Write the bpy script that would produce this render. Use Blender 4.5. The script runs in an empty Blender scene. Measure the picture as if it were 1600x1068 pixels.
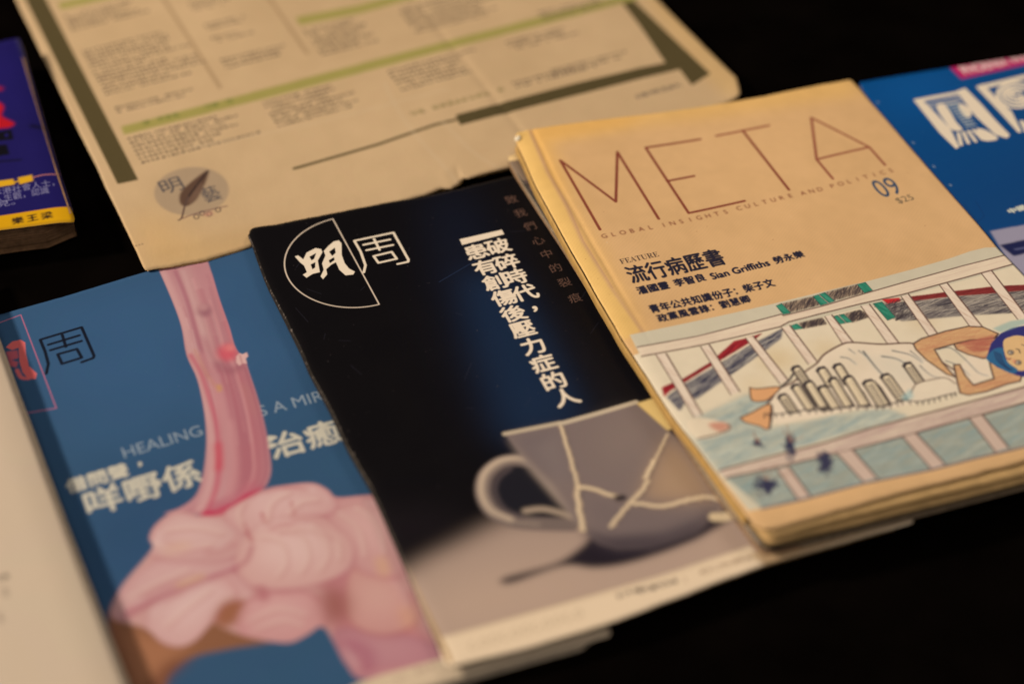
import bpy, math, random
import numpy as np
random.seed(7); rng = np.random.default_rng(7)
S = bpy.context.scene
C = S.collection

# ------------------------------------------------------------------ camera
PITCH, ROLL, FPX, CAMZ = 0.763573, -0.034908, 2500.0, 0.55
_fx = np.array([1.0, 0, 0]); _fw = np.array([0, math.cos(PITCH), -math.sin(PITCH)]); _dn = np.cross(_fw, _fx)
_c, _s = math.cos(ROLL), math.sin(ROLL)
RM = np.array([_c * _fx + _s * _dn, -_s * _fx + _c * _dn, _fw])
from mathutils import Matrix, Vector
cam = bpy.data.cameras.new('camera'); camo = bpy.data.objects.new('camera', cam); C.objects.link(camo)
m = Matrix.Identity(4)
for i in range(3):
    m[i][0] = RM[0][i]; m[i][1] = -RM[1][i]; m[i][2] = -RM[2][i]
m[2][3] = CAMZ
camo.matrix_world = m
cam.sensor_width = 36; cam.lens = FPX / 1600 * 36; cam.clip_start = .01; cam.clip_end = 50
cam.dof.use_dof = True; cam.dof.focus_distance = 0.805; cam.dof.aperture_fstop = 2.3; cam.dof.aperture_blades = 9
S.camera = camo

# ------------------------------------------------------------------ world and lamps (a dim warm room)
w = bpy.data.worlds.new('World'); S.world = w; w.use_nodes = True
w.node_tree.nodes['Background'].inputs[0].default_value = (1, .72, .5, 1)
w.node_tree.nodes['Background'].inputs[1].default_value = .045
def area(name, loc, tgt, size, power, col):
    l = bpy.data.lights.new(name, 'AREA'); l.shape = 'DISK'; l.size = size; l.energy = power; l.color = col
    o = bpy.data.objects.new(name, l); o.location = loc
    o.rotation_euler = (Vector(tgt) - Vector(loc)).to_track_quat('-Z', 'Y').to_euler(); C.objects.link(o); return o
area('key_lamp', (-3.1, .9, 1.95), (.05, .55, 0), .34, 138, (1, .74, .485))
area('fill_lamp', (1.3, 1.6, 2.0), (.1, .6, 0), 1.1, 12, (1, .74, .50))
area('front_fill_lamp', (-.1, -.6, 2.3), (0, .6, 0), 1.6, 14, (1, .78, .56))  # unseen fill light, added to brighten the front edges of the stacks
S.view_settings.view_transform = 'Standard'; S.view_settings.look = 'None'
S.view_settings.exposure = 0; S.view_settings.gamma = 1

# ------------------------------------------------------------------ plane geometry helpers
def U(p, z=0.0):
    """a point of the table (height z) seen along a sight line"""
    d = np.array([p[0] - 800, p[1] - 534, FPX]) @ RM
    return (d * (CAMZ - z) / -d[2])[:2]
def lin(c):
    c = np.asarray(c, float) / 255
    return np.where(c <= .04045, c / 12.92, ((c + .055) / 1.055) ** 2.4)
def srgb(c):
    c = np.clip(c, 0, 1)
    return np.where(c <= .0031308, c * 12.92, 1.055 * c ** (1 / 2.4) - .055)
LIGHT = np.array([.92, .70, .45])
def alb(c, k=1.0):
    return np.clip(lin(c) / (LIGHT * k), 0.0, .9)
def Z(x0, y0, s):
    return lambda *pts: [(x0 + a * s, y0 + b * s) for a, b in pts]
def cr(pts, closed=False, n=6):
    """Catmull-Rom smoothing of a point list"""
    P = [np.array(p, float) for p in pts]; N = len(P); out = []
    rg = range(N) if closed else range(N - 1)
    for i in rg:
        if closed: a, b, c, d = P[i - 1], P[i], P[(i + 1) % N], P[(i + 2) % N]
        else: a, b, c, d = P[max(i - 1, 0)], P[i], P[i + 1], P[min(i + 2, N - 1)]
        for k in range(n):
            t = k / n
            out.append(.5 * ((2 * b) + (c - a) * t + (2 * a - 5 * b + 4 * c - d) * t * t + (3 * b - a - 3 * c + d) * t ** 3))
    if not closed: out.append(P[-1])
    return [tuple(p) for p in out]

def box1(a, r, ax):
    if r < 1: return a
    pad = [(0, 0), (0, 0)]; pad[ax] = (r + 1, r)
    c = np.cumsum(np.pad(a, pad, mode='edge'), axis=ax)
    n = a.shape[ax]
    if ax == 0: return (c[2 * r + 1:2 * r + 1 + n] - c[:n]) / (2 * r + 1)
    return (c[:, 2 * r + 1:2 * r + 1 + n] - c[:, :n]) / (2 * r + 1)
def blur(a, r):
    r = int(round(r))
    for _ in range(3):
        a = box1(box1(a, r, 0), r, 1)
    return a
def vnoise(h, w_, cell, seed=0):
    g = np.random.default_rng(seed).random((int(h / cell) + 3, int(w_ / cell) + 3))
    y = np.arange(h) / cell; x = np.arange(w_) / cell
    yi, xi = y.astype(int), x.astype(int); fy, fx = (y - yi)[:, None], (x - xi)[None]
    fy = fy * fy * (3 - 2 * fy); fx = fx * fx * (3 - 2 * fx)
    a = g[yi][:, xi]; b = g[yi][:, xi + 1]; c = g[yi + 1][:, xi]; d = g[yi + 1][:, xi + 1]
    return (a * (1 - fx) + b * fx) * (1 - fy) + (c * (1 - fx) + d * fx) * fy - .5

_txt = {}
def text_edges(s):
    if s in _txt: return _txt[s]
    cu = bpy.data.curves.new('t', 'FONT'); cu.body = s; cu.resolution_u = 4
    o = bpy.data.objects.new('t', cu); me = o.to_mesh()
    V = np.array([v.co[:2] for v in me.vertices]); cnt = {}
    for p in me.polygons:
        vs = list(p.vertices)
        for a, b in zip(vs, vs[1:] + vs[:1]):
            k = (min(a, b), max(a, b)); cnt[k] = cnt.get(k, 0) + 1
    E = np.array([k for k, n in cnt.items() if n == 1])
    r = (V[E[:, 0]], V[E[:, 1]])
    o.to_mesh_clear(); bpy.data.objects.remove(o); bpy.data.curves.remove(cu)
    _txt[s] = r; return r

class Art:
    """the flat print of one cover: a raster drawn by code in the cover's own plane"""
    def __init__(self, z, org, angle, u0, v0, u1, v1, ppm, base, k=1.0):
        self.z = z; self.o = U(org, z); a = math.radians(angle)
        self.eu = np.array([math.cos(a), math.sin(a)]); self.ev = np.array([math.sin(a), -math.cos(a)])
        self.u0, self.v0, self.u1, self.v1, self.ppm, self.k = u0, v0, u1, v1, ppm, k
        self.W, self.H = int((u1 - u0) * ppm), int((v1 - v0) * ppm)
        self.a = np.empty((self.H, self.W, 3)); self.a[:] = alb(base, k); self.clip = None
    def uvw(self, X):
        d = np.asarray(X) - self.o
        return np.stack([d @ self.eu, d @ self.ev], -1)
    def P(self, pts):                      # photo sight lines -> raster coordinates
        return np.array([(self.uvw(U(p, self.z)) - (self.u0, self.v0)) * self.ppm for p in pts])
    def _cov(self, A, B, ss=3):
        """even-odd coverage of the edge soup A-B"""
        x0 = int(max(0, math.floor(min(A[:, 0].min(), B[:, 0].min())) - 1)); x1 = int(min(self.W, math.ceil(max(A[:, 0].max(), B[:, 0].max())) + 2))
        y0 = int(max(0, math.floor(min(A[:, 1].min(), B[:, 1].min())) - 1)); y1 = int(min(self.H, math.ceil(max(A[:, 1].max(), B[:, 1].max())) + 2))
        if x1 <= x0 or y1 <= y0: return None
        M = np.zeros((y1 - y0, x1 - x0)); X = np.arange(x0, x1)
        for j in range(y0, y1):
            for q in range(ss):
                y = j + (q + .5) / ss
                h = (A[:, 1] <= y) != (B[:, 1] <= y)
                if not h.any(): continue
                a, b = A[h], B[h]
                xs = np.sort(a[:, 0] + (y - a[:, 1]) * (b[:, 0] - a[:, 0]) / (b[:, 1] - a[:, 1]))
                for i in range(0, len(xs) - 1, 2):
                    l, r = xs[i], xs[i + 1]
                    i0 = max(0, int(l) - x0); i1 = min(x1 - x0, int(r) + 1 - x0)
                    if i1 > i0:
                        xx = X[i0:i1]
                        M[j - y0, i0:i1] += np.clip(np.minimum(r, xx + 1) - np.maximum(l, xx), 0, 1) / ss
        return M, x0, y0
    def _put(self, M, x0, y0, color, alpha):
        h, w_ = M.shape
        R = self.a[y0:y0 + h, x0:x0 + w_]; m_ = (np.clip(M, 0, 1) * alpha)[..., None]
        if self.clip is not None: m_ = m_ * self.clip[y0:y0 + h, x0:x0 + w_, None]
        R[:] = R * (1 - m_) + alb(color, self.k) * m_
    def setclip(self, poly, smooth=False, soft=1):
        if poly is None: self.clip = None; return
        p = self.P(cr(poly, True, 5) if smooth else poly); M, x0, y0 = self._cov(p, np.roll(p, -1, 0))
        c = np.zeros((self.H, self.W)); c[y0:y0 + M.shape[0], x0:x0 + M.shape[1]] = M; self.clip = blur(c, soft)
    def _soft(self, r, soft, color, alpha):
        if r is None: return
        M, x0, y0 = r
        if soft > 0:
            pad = int(soft * 3) + 1
            h, w_ = M.shape; X0, Y0 = max(0, x0 - pad), max(0, y0 - pad); X1, Y1 = min(self.W, x0 + w_ + pad), min(self.H, y0 + h + pad)
            N = np.zeros((Y1 - Y0, X1 - X0)); N[y0 - Y0:y0 - Y0 + h, x0 - X0:x0 - X0 + w_] = M
            M, x0, y0 = blur(N, soft), X0, Y0
        self._put(M, x0, y0, color, alpha)
    def fill(self, loops, color, soft=0, alpha=1, smooth=False):
        if not isinstance(loops[0], list): loops = [loops]
        A, B = [], []
        for lp in loops:
            if smooth: lp = cr(lp, True, 5)
            p = self.P(lp); A.append(p); B.append(np.roll(p, -1, 0))
        self._soft(self._cov(np.vstack(A), np.vstack(B), 3 if soft == 0 else 1), soft, color, alpha)
    def line(self, pts, wd, color, alpha=1, soft=0, smooth=False, jit=0, taper=False):
        """wd: width in metres"""
        if smooth: pts = cr(pts, False, 6)
        p = self.P(pts)
        if jit: p = p + rng.normal(0, jit, p.shape)
        self.rline(p, wd * self.ppm / 2, color, alpha, soft, taper)
    def rline(self, p, r, color, alpha=1, soft=0, taper=False):
        pad = r + 2 + soft * 3
        x0 = max(0, int(p[:, 0].min() - pad)); x1 = min(self.W, int(p[:, 0].max() + pad) + 1)
        y0 = max(0, int(p[:, 1].min() - pad)); y1 = min(self.H, int(p[:, 1].max() + pad) + 1)
        if x1 <= x0 or y1 <= y0: return
        M = np.zeros((y1 - y0, x1 - x0)); n = len(p) - 1
        for i in range(n):
            a, b = p[i], p[i + 1]
            X0 = max(x0, int(min(a[0], b[0]) - r - 2)); X1 = min(x1, int(max(a[0], b[0]) + r + 3)); Y0 = max(y0, int(min(a[1], b[1]) - r - 2)); Y1 = min(y1, int(max(a[1], b[1]) + r + 3))
            if X1 <= X0 or Y1 <= Y0: continue
            yy, xx = np.mgrid[Y0:Y1, X0:X1]; d = b - a; L = d @ d + 1e-9
            t = np.clip(((xx + .5 - a[0]) * d[0] + (yy + .5 - a[1]) * d[1]) / L, 0, 1)
            D = np.hypot(xx + .5 - a[0] - t * d[0], yy + .5 - a[1] - t * d[1])
            rr = r if not taper else r * (1 - .8 * (i + t) / n)
            s = M[Y0 - y0:Y1 - y0, X0 - x0:X1 - x0]
            np.maximum(s, np.clip(rr + .5 - D, 0, 1) * np.minimum(1, 2 * rr + .2), out=s)
        if soft: M = blur(M, soft)
        self._put(M, x0, y0, color, alpha)
    def text(self, s, bl, br, tl, color, bold=0, soft=0, alpha=1):
        """write s so that its ink box has these three corners"""
        A, B = text_edges(s); mn = np.minimum(A.min(0), B.min(0)); mx = np.maximum(A.max(0), B.max(0))
        q = self.P([bl, br, tl]); ex = q[1] - q[0]
        ey = q[2] - q[0]
        ey = ey - ex * (ey @ ex) / (ex @ ex)            # upright letters
        f = lambda V: q[0] + ((V - mn) / (mx - mn)) @ np.array([ex, ey])
        r = self._cov(f(A), f(B), 4)
        if r is None: return
        M, x0, y0 = r
        if bold:
            M = np.pad(M, 4); x0 -= 4; y0 -= 4
            if x0 < 0 or y0 < 0 or x0 + M.shape[1] > self.W or y0 + M.shape[0] > self.H:
                M = M[max(0, -y0):self.H - y0, max(0, -x0):self.W - x0]; x0 = max(0, x0); y0 = max(0, y0)
            M = np.clip(blur(M, 1) * (1 + 1.6 * bold), 0, 1) if bold < 2 else np.clip(blur(M, 2) * 3.4, 0, 1)
        self._soft((M, x0, y0), soft, color, alpha)
    def char(self, s, c, size, color, bold=0, alpha=1, turn=0, xs=1):
        """one character centred on c, size in metres"""
        A, B = text_edges(s); mn = np.minimum(A.min(0), B.min(0)); mx = np.maximum(A.max(0), B.max(0)); mid = (mn + mx) / 2
        q = self.P([c])[0]; k = size * self.ppm / (.92 if len(s) == 1 and ord(s) > 0x2e80 else 1)
        a = math.radians(turn); ex = np.array([math.cos(a), math.sin(a)]); ey = np.array([math.sin(a), -math.cos(a)])
        f = lambda V: q + (V - mid) @ np.array([ex * xs, ey]) * k
        r = self._cov(f(A), f(B), 4)
        if r is None: return
        M, x0, y0 = r
        if bold and x0 > 4 and y0 > 4: M = np.pad(M, 4); x0 -= 4; y0 -= 4; M = np.clip(blur(M, 1) * (1 + 1.6 * bold), 0, 1)
        self._put(M[:self.H - y0, :self.W - x0], x0, y0, color, alpha)
    def hatch(self, poly, ang, n, ln, wd, color, alpha=.6, spread=10):
        """pencil strokes inside a polygon"""
        p = self.P(poly); mn, mx = p.min(0), p.max(0); k = 0; t = 0
        A, B = p, np.roll(p, -1, 0); old = self.clip
        cv_ = self._cov(A, B)
        if cv_ is None: return
        c_ = np.zeros((self.H, self.W)); c_[cv_[2]:cv_[2] + cv_[0].shape[0], cv_[1]:cv_[1] + cv_[0].shape[1]] = cv_[0]
        self.clip = c_ if old is None else c_ * old
        while k < n and t < n * 6:
            t += 1; c = mn + rng.random(2) * (mx - mn)
            h = (A[:, 1] <= c[1]) != (B[:, 1] <= c[1])
            xs = A[h, 0] + (c[1] - A[h, 1]) * (B[h, 0] - A[h, 0]) / (B[h, 1] - A[h, 1])
            if (xs > c[0]).sum() % 2 == 0: continue
            a = math.radians(ang + rng.normal(0, spread)); d = np.array([math.cos(a), math.sin(a)]) * ln * self.ppm * (.5 + rng.random()) / 2
            self.rline(np.array([c - d, c + d * .1 + rng.normal(0, 1, 2), c + d]), wd * self.ppm / 2, color, alpha); k += 1
        self.clip = old
    def marks(self, p0, width, rows, pitch, size, color, alpha=.75, wob=.35, seed=0):
        """rows of tiny printed type too small and blurred to read"""
        r_ = np.random.default_rng(seed); q = self.P([p0])[0] / self.ppm
        for j in range(rows):
            wj = width * (1 - wob * r_.random()); x = 0
            while x < wj:
                if r_.random() < .07: x += size * 1.1; continue
                X0, Y0 = int((q[0] + x) * self.ppm), int((q[1] + j * pitch) * self.ppm); n = max(3, int(size * self.ppm))
                if 0 <= X0 < self.W - n and 0 <= Y0 < self.H - n:
                    g = (r_.random((4, 4)) < .68).astype(float); idx = (np.arange(n) * 4 // n)
                    M = g[idx][:, idx]; M[:, -1] = 0; M[-1] = 0
                    self._put(M, X0, Y0, color, alpha)
                x += size * 1.12
    def mottle(self, amp, cell, seed, tint=(1, 1, 1)):
        n = vnoise(self.H, self.W, cell * self.ppm, seed)[..., None]
        self.a *= 1 + n * amp * np.array(tint)
    def specks(self, n, color, seed, r=(.00008, .0003), alpha=.5):
        g = np.random.default_rng(seed)
        for _ in range(n):
            c = g.random(2) * (self.W, self.H); rr = g.uniform(*r) * self.ppm
            self.rline(np.array([c, c + g.normal(0, rr * .8, 2)]), rr, color, alpha * g.random())
    def image(self, name):
        im = bpy.data.images.new(name, self.W, self.H)
        px = np.ones((self.H, self.W, 4), np.float32); px[..., :3] = srgb(self.a)[::-1]
        im.pixels.foreach_set(px.ravel()); im.update(); im.pack(); return im

# ------------------------------------------------------------------ materials
def mat(name, color=None, rough=.5, spec=.5, bump=0, bscale=900, vary=0, vscale=60, img=None, coat=0, rvar=0):
    M = bpy.data.materials.new(name); M.use_nodes = True; nt = M.node_tree; b = nt.nodes['Principled BSDF']
    b.inputs['Roughness'].default_value = rough; b.inputs['Specular IOR Level'].default_value = spec; b.inputs['Coat Weight'].default_value = coat
    b.inputs['Coat Roughness'].default_value = .12
    tc = nt.nodes.new('ShaderNodeTexCoord')
    def noise(sc, det=4):
        n = nt.nodes.new('ShaderNodeTexNoise'); n.inputs['Scale'].default_value = sc; n.inputs['Detail'].default_value = det
        nt.links.new(tc.outputs['Object'], n.inputs['Vector']); return n
    if img:
        t = nt.nodes.new('ShaderNodeTexImage'); t.image = img; t.extension = 'EXTEND'; t.interpolation = 'Cubic'
        src = t.outputs['Color']
    else:
        c = nt.nodes.new('ShaderNodeRGB'); c.outputs[0].default_value = (*color, 1); src = c.outputs[0]
    if vary:
        n = noise(vscale); mx = nt.nodes.new('ShaderNodeMix'); mx.data_type = 'RGBA'; mx.blend_type = 'MULTIPLY'
        rp = nt.nodes.new('ShaderNodeMapRange'); rp.inputs['To Min'].default_value = 1 - vary; rp.inputs['To Max'].default_value = 1 + vary
        rp.inputs['From Min'].default_value = .3; rp.inputs['From Max'].default_value = .7
        nt.links.new(n.outputs['Fac'], rp.inputs['Value']); mx.inputs['Factor'].default_value = 1
        nt.links.new(src, mx.inputs['A']); nt.links.new(rp.outputs['Result'], mx.inputs['B']); src = mx.outputs['Result']
    nt.links.new(src, b.inputs['Base Color'])
    if rvar:
        n = noise(38); rp = nt.nodes.new('ShaderNodeMapRange'); rp.inputs['To Min'].default_value = rough - rvar; rp.inputs['To Max'].default_value = rough + rvar
        nt.links.new(n.outputs['Fac'], rp.inputs['Value']); nt.links.new(rp.outputs['Result'], b.inputs['Roughness'])
    if bump:
        n = noise(bscale); n2 = noise(45, 2); ad = nt.nodes.new('ShaderNodeMath'); ad.operation = 'MULTIPLY_ADD'; ad.inputs[1].default_value = 6
        nt.links.new(n2.outputs['Fac'], ad.inputs[0]); nt.links.new(n.outputs['Fac'], ad.inputs[2])
        bp = nt.nodes.new('ShaderNodeBump'); bp.inputs['Strength'].default_value = bump; bp.inputs['Distance'].default_value = .0002
        nt.links.new(ad.outputs[0], bp.inputs['Height']); nt.links.new(bp.outputs['Normal'], b.inputs['Normal'])
    return M

# ------------------------------------------------------------------ object helpers
def tag(o, label=None, cat=None, group=None, kind=None):
    for k, v in (('label', label), ('category', cat), ('group', group), ('kind', kind)):
        if v: o[k] = v
    return o
def thing(name, xy, z, label, cat, group=None):
    o = bpy.data.objects.new(name, None); o.empty_display_size = .02; C.objects.link(o); o.location = (xy[0], xy[1], z)
    return tag(o, label, cat, group)
def link(name, me, mats, parent=None):
    o = bpy.data.objects.new(name, me)
    for m_ in mats: me.materials.append(m_)
    C.objects.link(o)
    if parent:
        o.parent = parent
        me.transform(Matrix.Translation(-Vector(parent.location)))
    return o
def samp(poly, n):
    p = np.array(poly, float); L = np.r_[0, np.cumsum(np.hypot(*np.diff(p, axis=0).T))]
    t = np.linspace(0, L[-1], n); return np.stack([np.interp(t, L, p[:, 0]), np.interp(t, L, p[:, 1])], -1)
def sheet(name, T, B, L, R, z, art, mats, parent, nu=60, nv=80, thick=.00025, disp=None, rag=(0, 0, 0, 0), cornr=(0, 0, 0, 0), seed=1, world=False):
    """a leaf or cover bounded by four edge lines (top, bottom, left, right) at height z, with real thickness"""
    cv = (lambda l: np.array(l, float)) if world else (lambda l: np.array([U(p, z) for p in l]))
    g = np.random.default_rng(seed)
    def rough_edge(a, amp):
        if not amp: return a
        d = np.gradient(a, axis=0); d /= np.hypot(*d.T)[:, None] + 1e-9; nrm = np.stack([-d[:, 1], d[:, 0]], -1)
        k = len(a); n = np.interp(np.arange(k), np.linspace(0, k, k // 7 + 3), g.normal(0, 1, k // 7 + 3)) * .8 + g.normal(0, .35, k)
        n[0] = n[-1] = 0
        return a + nrm * n[:, None] * amp
    T, B = [rough_edge(samp(cv(e), nu + 1), r) for e, r in zip((T, B), rag[:2])]
    L, R = [rough_edge(samp(cv(e), nv + 1), r) for e, r in zip((L, R), rag[2:])]
    s = np.linspace(0, 1, nu + 1)[None, :, None]; t = np.linspace(0, 1, nv + 1)[:, None, None]
    G = (1 - t) * T[None] + t * B[None] + (1 - s) * L[:, None] + s * R[:, None] \
        - ((1 - s) * (1 - t) * T[0] + s * (1 - t) * T[-1] + (1 - s) * t * B[0] + s * t * B[-1])
    wm = np.hypot(*(T[-1] - T[0])); hm = np.hypot(*(L[-1] - L[0]))
    eu = (T[-1] - T[0]) / wm; ev = (L[-1] - L[0]) / hm
    for ci, r in enumerate(cornr):            # TL TR BL BR corner radii in metres
        if not r: continue
        sx, ty = ci % 2, ci // 2
        S_ = np.broadcast_to(s[..., 0], G.shape[:2]); T_ = np.broadcast_to(t[..., 0], G.shape[:2])
        x = r - np.abs(S_ - sx) * wm; y = r - np.abs(T_ - ty) * hm
        k = (x > 0) & (y > 0)
        f = np.maximum(x, y) / (np.hypot(x, y) + 1e-12) - 1
        dx = np.where(k, x * f, 0) * (1 if sx else -1); dy = np.where(k, y * f, 0) * (1 if ty else -1)
        G = G + dx[..., None] * eu + dy[..., None] * ev
    zz = np.full(G.shape[:2], float(z))
    if disp: zz = zz + disp(np.broadcast_to(s[..., 0], zz.shape), np.broadcast_to(t[..., 0], zz.shape))
    n1, m1 = nu + 1, nv + 1; N = n1 * m1
    top = np.concatenate([G.reshape(-1, 2), zz.reshape(-1, 1)], 1); bot = top.copy(); bot[:, 2] -= thick
    V = np.vstack([top, bot]); F = []
    for j in range(nv):
        for i in range(nu):
            a = j * n1 + i; F.append((a + n1, a + n1 + 1, a + 1, a)); F.append((N + a, N + a + 1, N + a + n1 + 1, N + a + n1))
    nt_ = len(F)
    ring = [i for i in range(n1)] + [j * n1 + nu for j in range(1, m1)] + [nv * n1 + i for i in range(nu - 1, -1, -1)] + [j * n1 for j in range(nv - 1, 0, -1)]
    for a, b in zip(ring, ring[1:] + ring[:1]): F.append((a, b, N + b, N + a))
    me = bpy.data.meshes.new(name); me.from_pydata(V.tolist(), [], F)
    if art:
        uv = me.uv_layers.new(name='UVMap'); q = (art.uvw(np.vstack([G.reshape(-1, 2)] * 2)) - (art.u0, art.v0)) * art.ppm / (art.W, art.H)
        q[:, 1] = 1 - q[:, 1]
        li = np.empty(len(me.loops), np.int32); me.loops.foreach_get('vertex_index', li); uv.data.foreach_set('uv', q[li].astype(np.float32).ravel())
    for i, p in enumerate(me.polygons):
        p.use_smooth = i < nt_
        p.material_index = 0 if (i < nt_ and i % 2 == 0) else min(1, len(mats) - 1)
    return link(name, me, mats, parent), G
def block(name, outline, z0, z1, n, material, parent, jit=.0003, inset=0.0, grow=None, seed=3):
    """a wad of pages: n thin slabs with slightly uneven edges, joined; outline in world xy"""
    g = np.random.default_rng(seed); O = np.array(outline, float); c = O.mean(0); V, F = [], []
    if np.cross(O[1] - O[0], O[2] - O[1]) < 0: O = O[::-1]
    h = (z1 - z0) / n; K = len(O)
    for i in range(n):
        d = O - c; rr = np.hypot(*d.T)[:, None]; P_ = c + d * (1 - inset / rr)
        sh = g.normal(0, jit, 2)
        if grow is not None: sh = sh + np.array(grow) * (1 - i / max(1, n - 1))
        P_ = P_ + sh; a = len(V); zb, zt = z0 + i * h + h * .06, z0 + (i + 1) * h - h * .06
        V += [(*p, zb) for p in P_] + [(*p, zt) for p in P_]
        F.append(tuple(range(a + K - 1, a - 1, -1))); F.append(tuple(range(a + K, a + 2 * K)))
        for k in range(K): F.append((a + k, a + (k + 1) % K, a + K + (k + 1) % K, a + K + k))
    me = bpy.data.meshes.new(name); me.from_pydata(V, [], F); return link(name, me, [material], parent)
def ring(G, r=0):
    return np.vstack([G[0, ::6], G[::6, -1][1:], G[-1, ::-6][1:], G[::-6, 0][1:-1]])

paper_edge = mat('paper_edge', alb((196, 170, 135)), .8, .2, bump=.3, vary=.12, vscale=300)
page_cream = mat('aged_pages', alb((176, 138, 88)), .85, .2, bump=.3, vary=.2, vscale=400)
page_brown = mat('dull_pages', alb((140, 104, 70)), .85, .2, bump=.3, vary=.2, vscale=400)

# ------------------------------------------------------------------ table: black cloth
def make_table():
    M = mat('black_cloth', (.0022, .0018, .0018), .97, .0, bump=.6, bscale=1400, vary=.35, vscale=25)
    me = bpy.data.meshes.new('table_top')
    V, F = [], []; nx, ny = 60, 60; g = np.random.default_rng(5)
    hz = vnoise(ny + 1, nx + 1, 6, 9) * .0008
    for j in range(ny + 1):
        for i in range(nx + 1): V.append((-2 + 4 * i / nx, -1 + 4 * j / ny, hz[j, i] - .0006))
    for j in range(ny):
        for i in range(nx): a = j * (nx + 1) + i; F.append((a, a + 1, a + nx + 2, a + nx + 1))
    me.from_pydata(V, [], F); [setattr(p, 'use_smooth', True) for p in me.polygons]
    tag(link('table_top', me, [M]), 'table covered in matt black cloth under the magazines', None, None, 'structure')
make_table()

INK = (24, 24, 42)
# ================================================================== cream culture magazine (META)
def make_meta():
    z = .024; A = Art(z, (803, 212), 19.9, -.012, -.02, .215, .325, 5200, (208, 161, 105), .91)
    # yellowed margins
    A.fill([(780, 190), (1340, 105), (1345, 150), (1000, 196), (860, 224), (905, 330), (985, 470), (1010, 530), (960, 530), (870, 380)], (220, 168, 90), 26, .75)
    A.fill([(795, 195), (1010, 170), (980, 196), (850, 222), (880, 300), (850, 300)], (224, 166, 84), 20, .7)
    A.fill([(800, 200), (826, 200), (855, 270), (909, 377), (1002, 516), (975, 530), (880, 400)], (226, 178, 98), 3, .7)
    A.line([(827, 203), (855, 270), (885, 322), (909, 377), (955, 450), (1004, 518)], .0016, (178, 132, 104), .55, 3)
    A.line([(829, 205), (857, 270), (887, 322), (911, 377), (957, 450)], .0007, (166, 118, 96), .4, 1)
    A.mottle(.07, .03, 1, (1, 1.1, 1.4)); A.mottle(.05, .008, 2, (1, 1, 1.3))
    yy, xx = np.mgrid[0:A.H, 0:A.W]                   # laid-paper ribs of the stock
    wv = np.sin((xx * .62 + yy * .78) * 2 * math.pi / (A.ppm * .00155) + 1.3 * vnoise(A.H, A.W, 60, 4) * 6)
    A.a *= (1 + .022 * wv)[..., None]
    R1, R2 = (122, 48, 34), (140, 72, 50)
    lw = .0016
    for st, c in (([(937.5, 359), (875.3, 251.3), (962.3, 315), (964.7, 236.8), (1029.4, 340.3)], R1),
              ([(1094.7, 214.7), (1009, 229), (1076.4, 330.6), (1163.6, 311.7)], R1), ([(1042.7, 280.8), (1084.8, 272.3)], R1),
              ([(1120, 209.6), (1201.6, 195)], R2), ([(1161, 202.5), (1233, 295.5)], R1),
              ([(1301.3, 279.2), (1276, 249.1), (1267.6, 184.4), (1358.1, 230), (1382.9, 257.6)], R2), ([(1276, 249), (1358, 230)], R2)):
        A.line(st, lw, c, .95)
    def word(s, a, b):
        for i, ch in enumerate(s):
            t = i / (len(s) - 1); A.char(ch, (a[0] + (b[0] - a[0]) * t, a[1] + (b[1] - a[1]) * t), .0046, (138, 82, 54), .3, 1)
    word('GLOBAL', (944, 369), (1016.5, 354)); word('INSIGHTS', (1037, 350), (1134, 328.6)); word('CULTURE', (1155, 323), (1235, 304.7))
    word('AND', (1255, 301), (1281, 295.5)); word('POLITICS', (1300.5, 290.5), (1391.9, 266))
    A.text('09', (1379, 309), (1413, 301), (1360, 283), (45, 68, 88), 0)
    A.text('$25', (1406, 319), (1431, 312), (1400, 309), (95, 80, 60), 0)
    z6 = Z(950, 370, .28125); z7 = Z(1200, 370, .2528); z8 = Z(1050, 600, .34375)
    A.text('\U0001d405\U0001d404\U0001d400\U0001d413\U0001d414\U0001d411\U0001d404', *z6((75, 152), (288, 104), (64, 124)), (70, 52, 44), 0, alpha=.95)
    A.text('流行病歷書', (989, 443), (1137, 410), (977, 417), (30, 27, 40), 1.6)
    A.text('潘國靈', (999, 460), (1048, 449), (995, 448), INK, 1)
    A.text('李智良', (1057, 447), (1105, 436), (1052, 435), INK, 1)
    A.text('Sian Griffiths', *z6((585, 230), (905, 152), (570, 196)), INK, 1)
    A.text('勞永樂', (1213, 411), (1259, 400), (1208, 400), INK, .8)
    A.text('青年公共知識份子：柴子文', (1019, 489), (1213, 445), (1014, 476), INK, .9)
    A.text('政黨風雲錄：劉慧卿', (1031, 503), (1175, 470), (1026, 491), INK, .9)
    A.specks(160, (150, 95, 50), 8, (.0001, .00035), .5)
    # ---- the drawing
    SK, WALL, BEAM, BR, DK = (206, 158, 104), (198, 182, 148), (220, 194, 158), (84, 50, 42), (42, 36, 42)
    art = [(984, 523)] + z7((0, 415), (300, 345), (640, 265), (880, 200), (1120, 130), (1250, 85), (1345, 62), (1400, 62)) + [(1830, 322), (2000, 570), (1600, 694), (1191, 793), (1170, 796), (1052, 652)]
    A.fill(art, WALL)
    A.fill([(990, 553)] + z7((0, 575), (600, 430), (1500, 185)) + [(1800, 330), (1900, 640), (1600, 694), (1191, 792), (1040, 640)], (218, 196, 158))
    for c, r in (((1215, 560), 30), ((1290, 545), 22), ((1180, 600), 18), ((1440, 500), 18)):
        A.fill([(c[0] + r * math.cos(a), c[1] + r * .6 * math.sin(a)) for a in np.linspace(0, 6.2, 14)], (200, 165, 105), 22, .55)
    # ship hull, left
    red = z6((298, 832), (415, 785), (570, 690), (700, 572), (765, 558), (860, 528), (820, 562), (760, 600), (620, 684), (425, 805), (350, 850), (312, 884))
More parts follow.
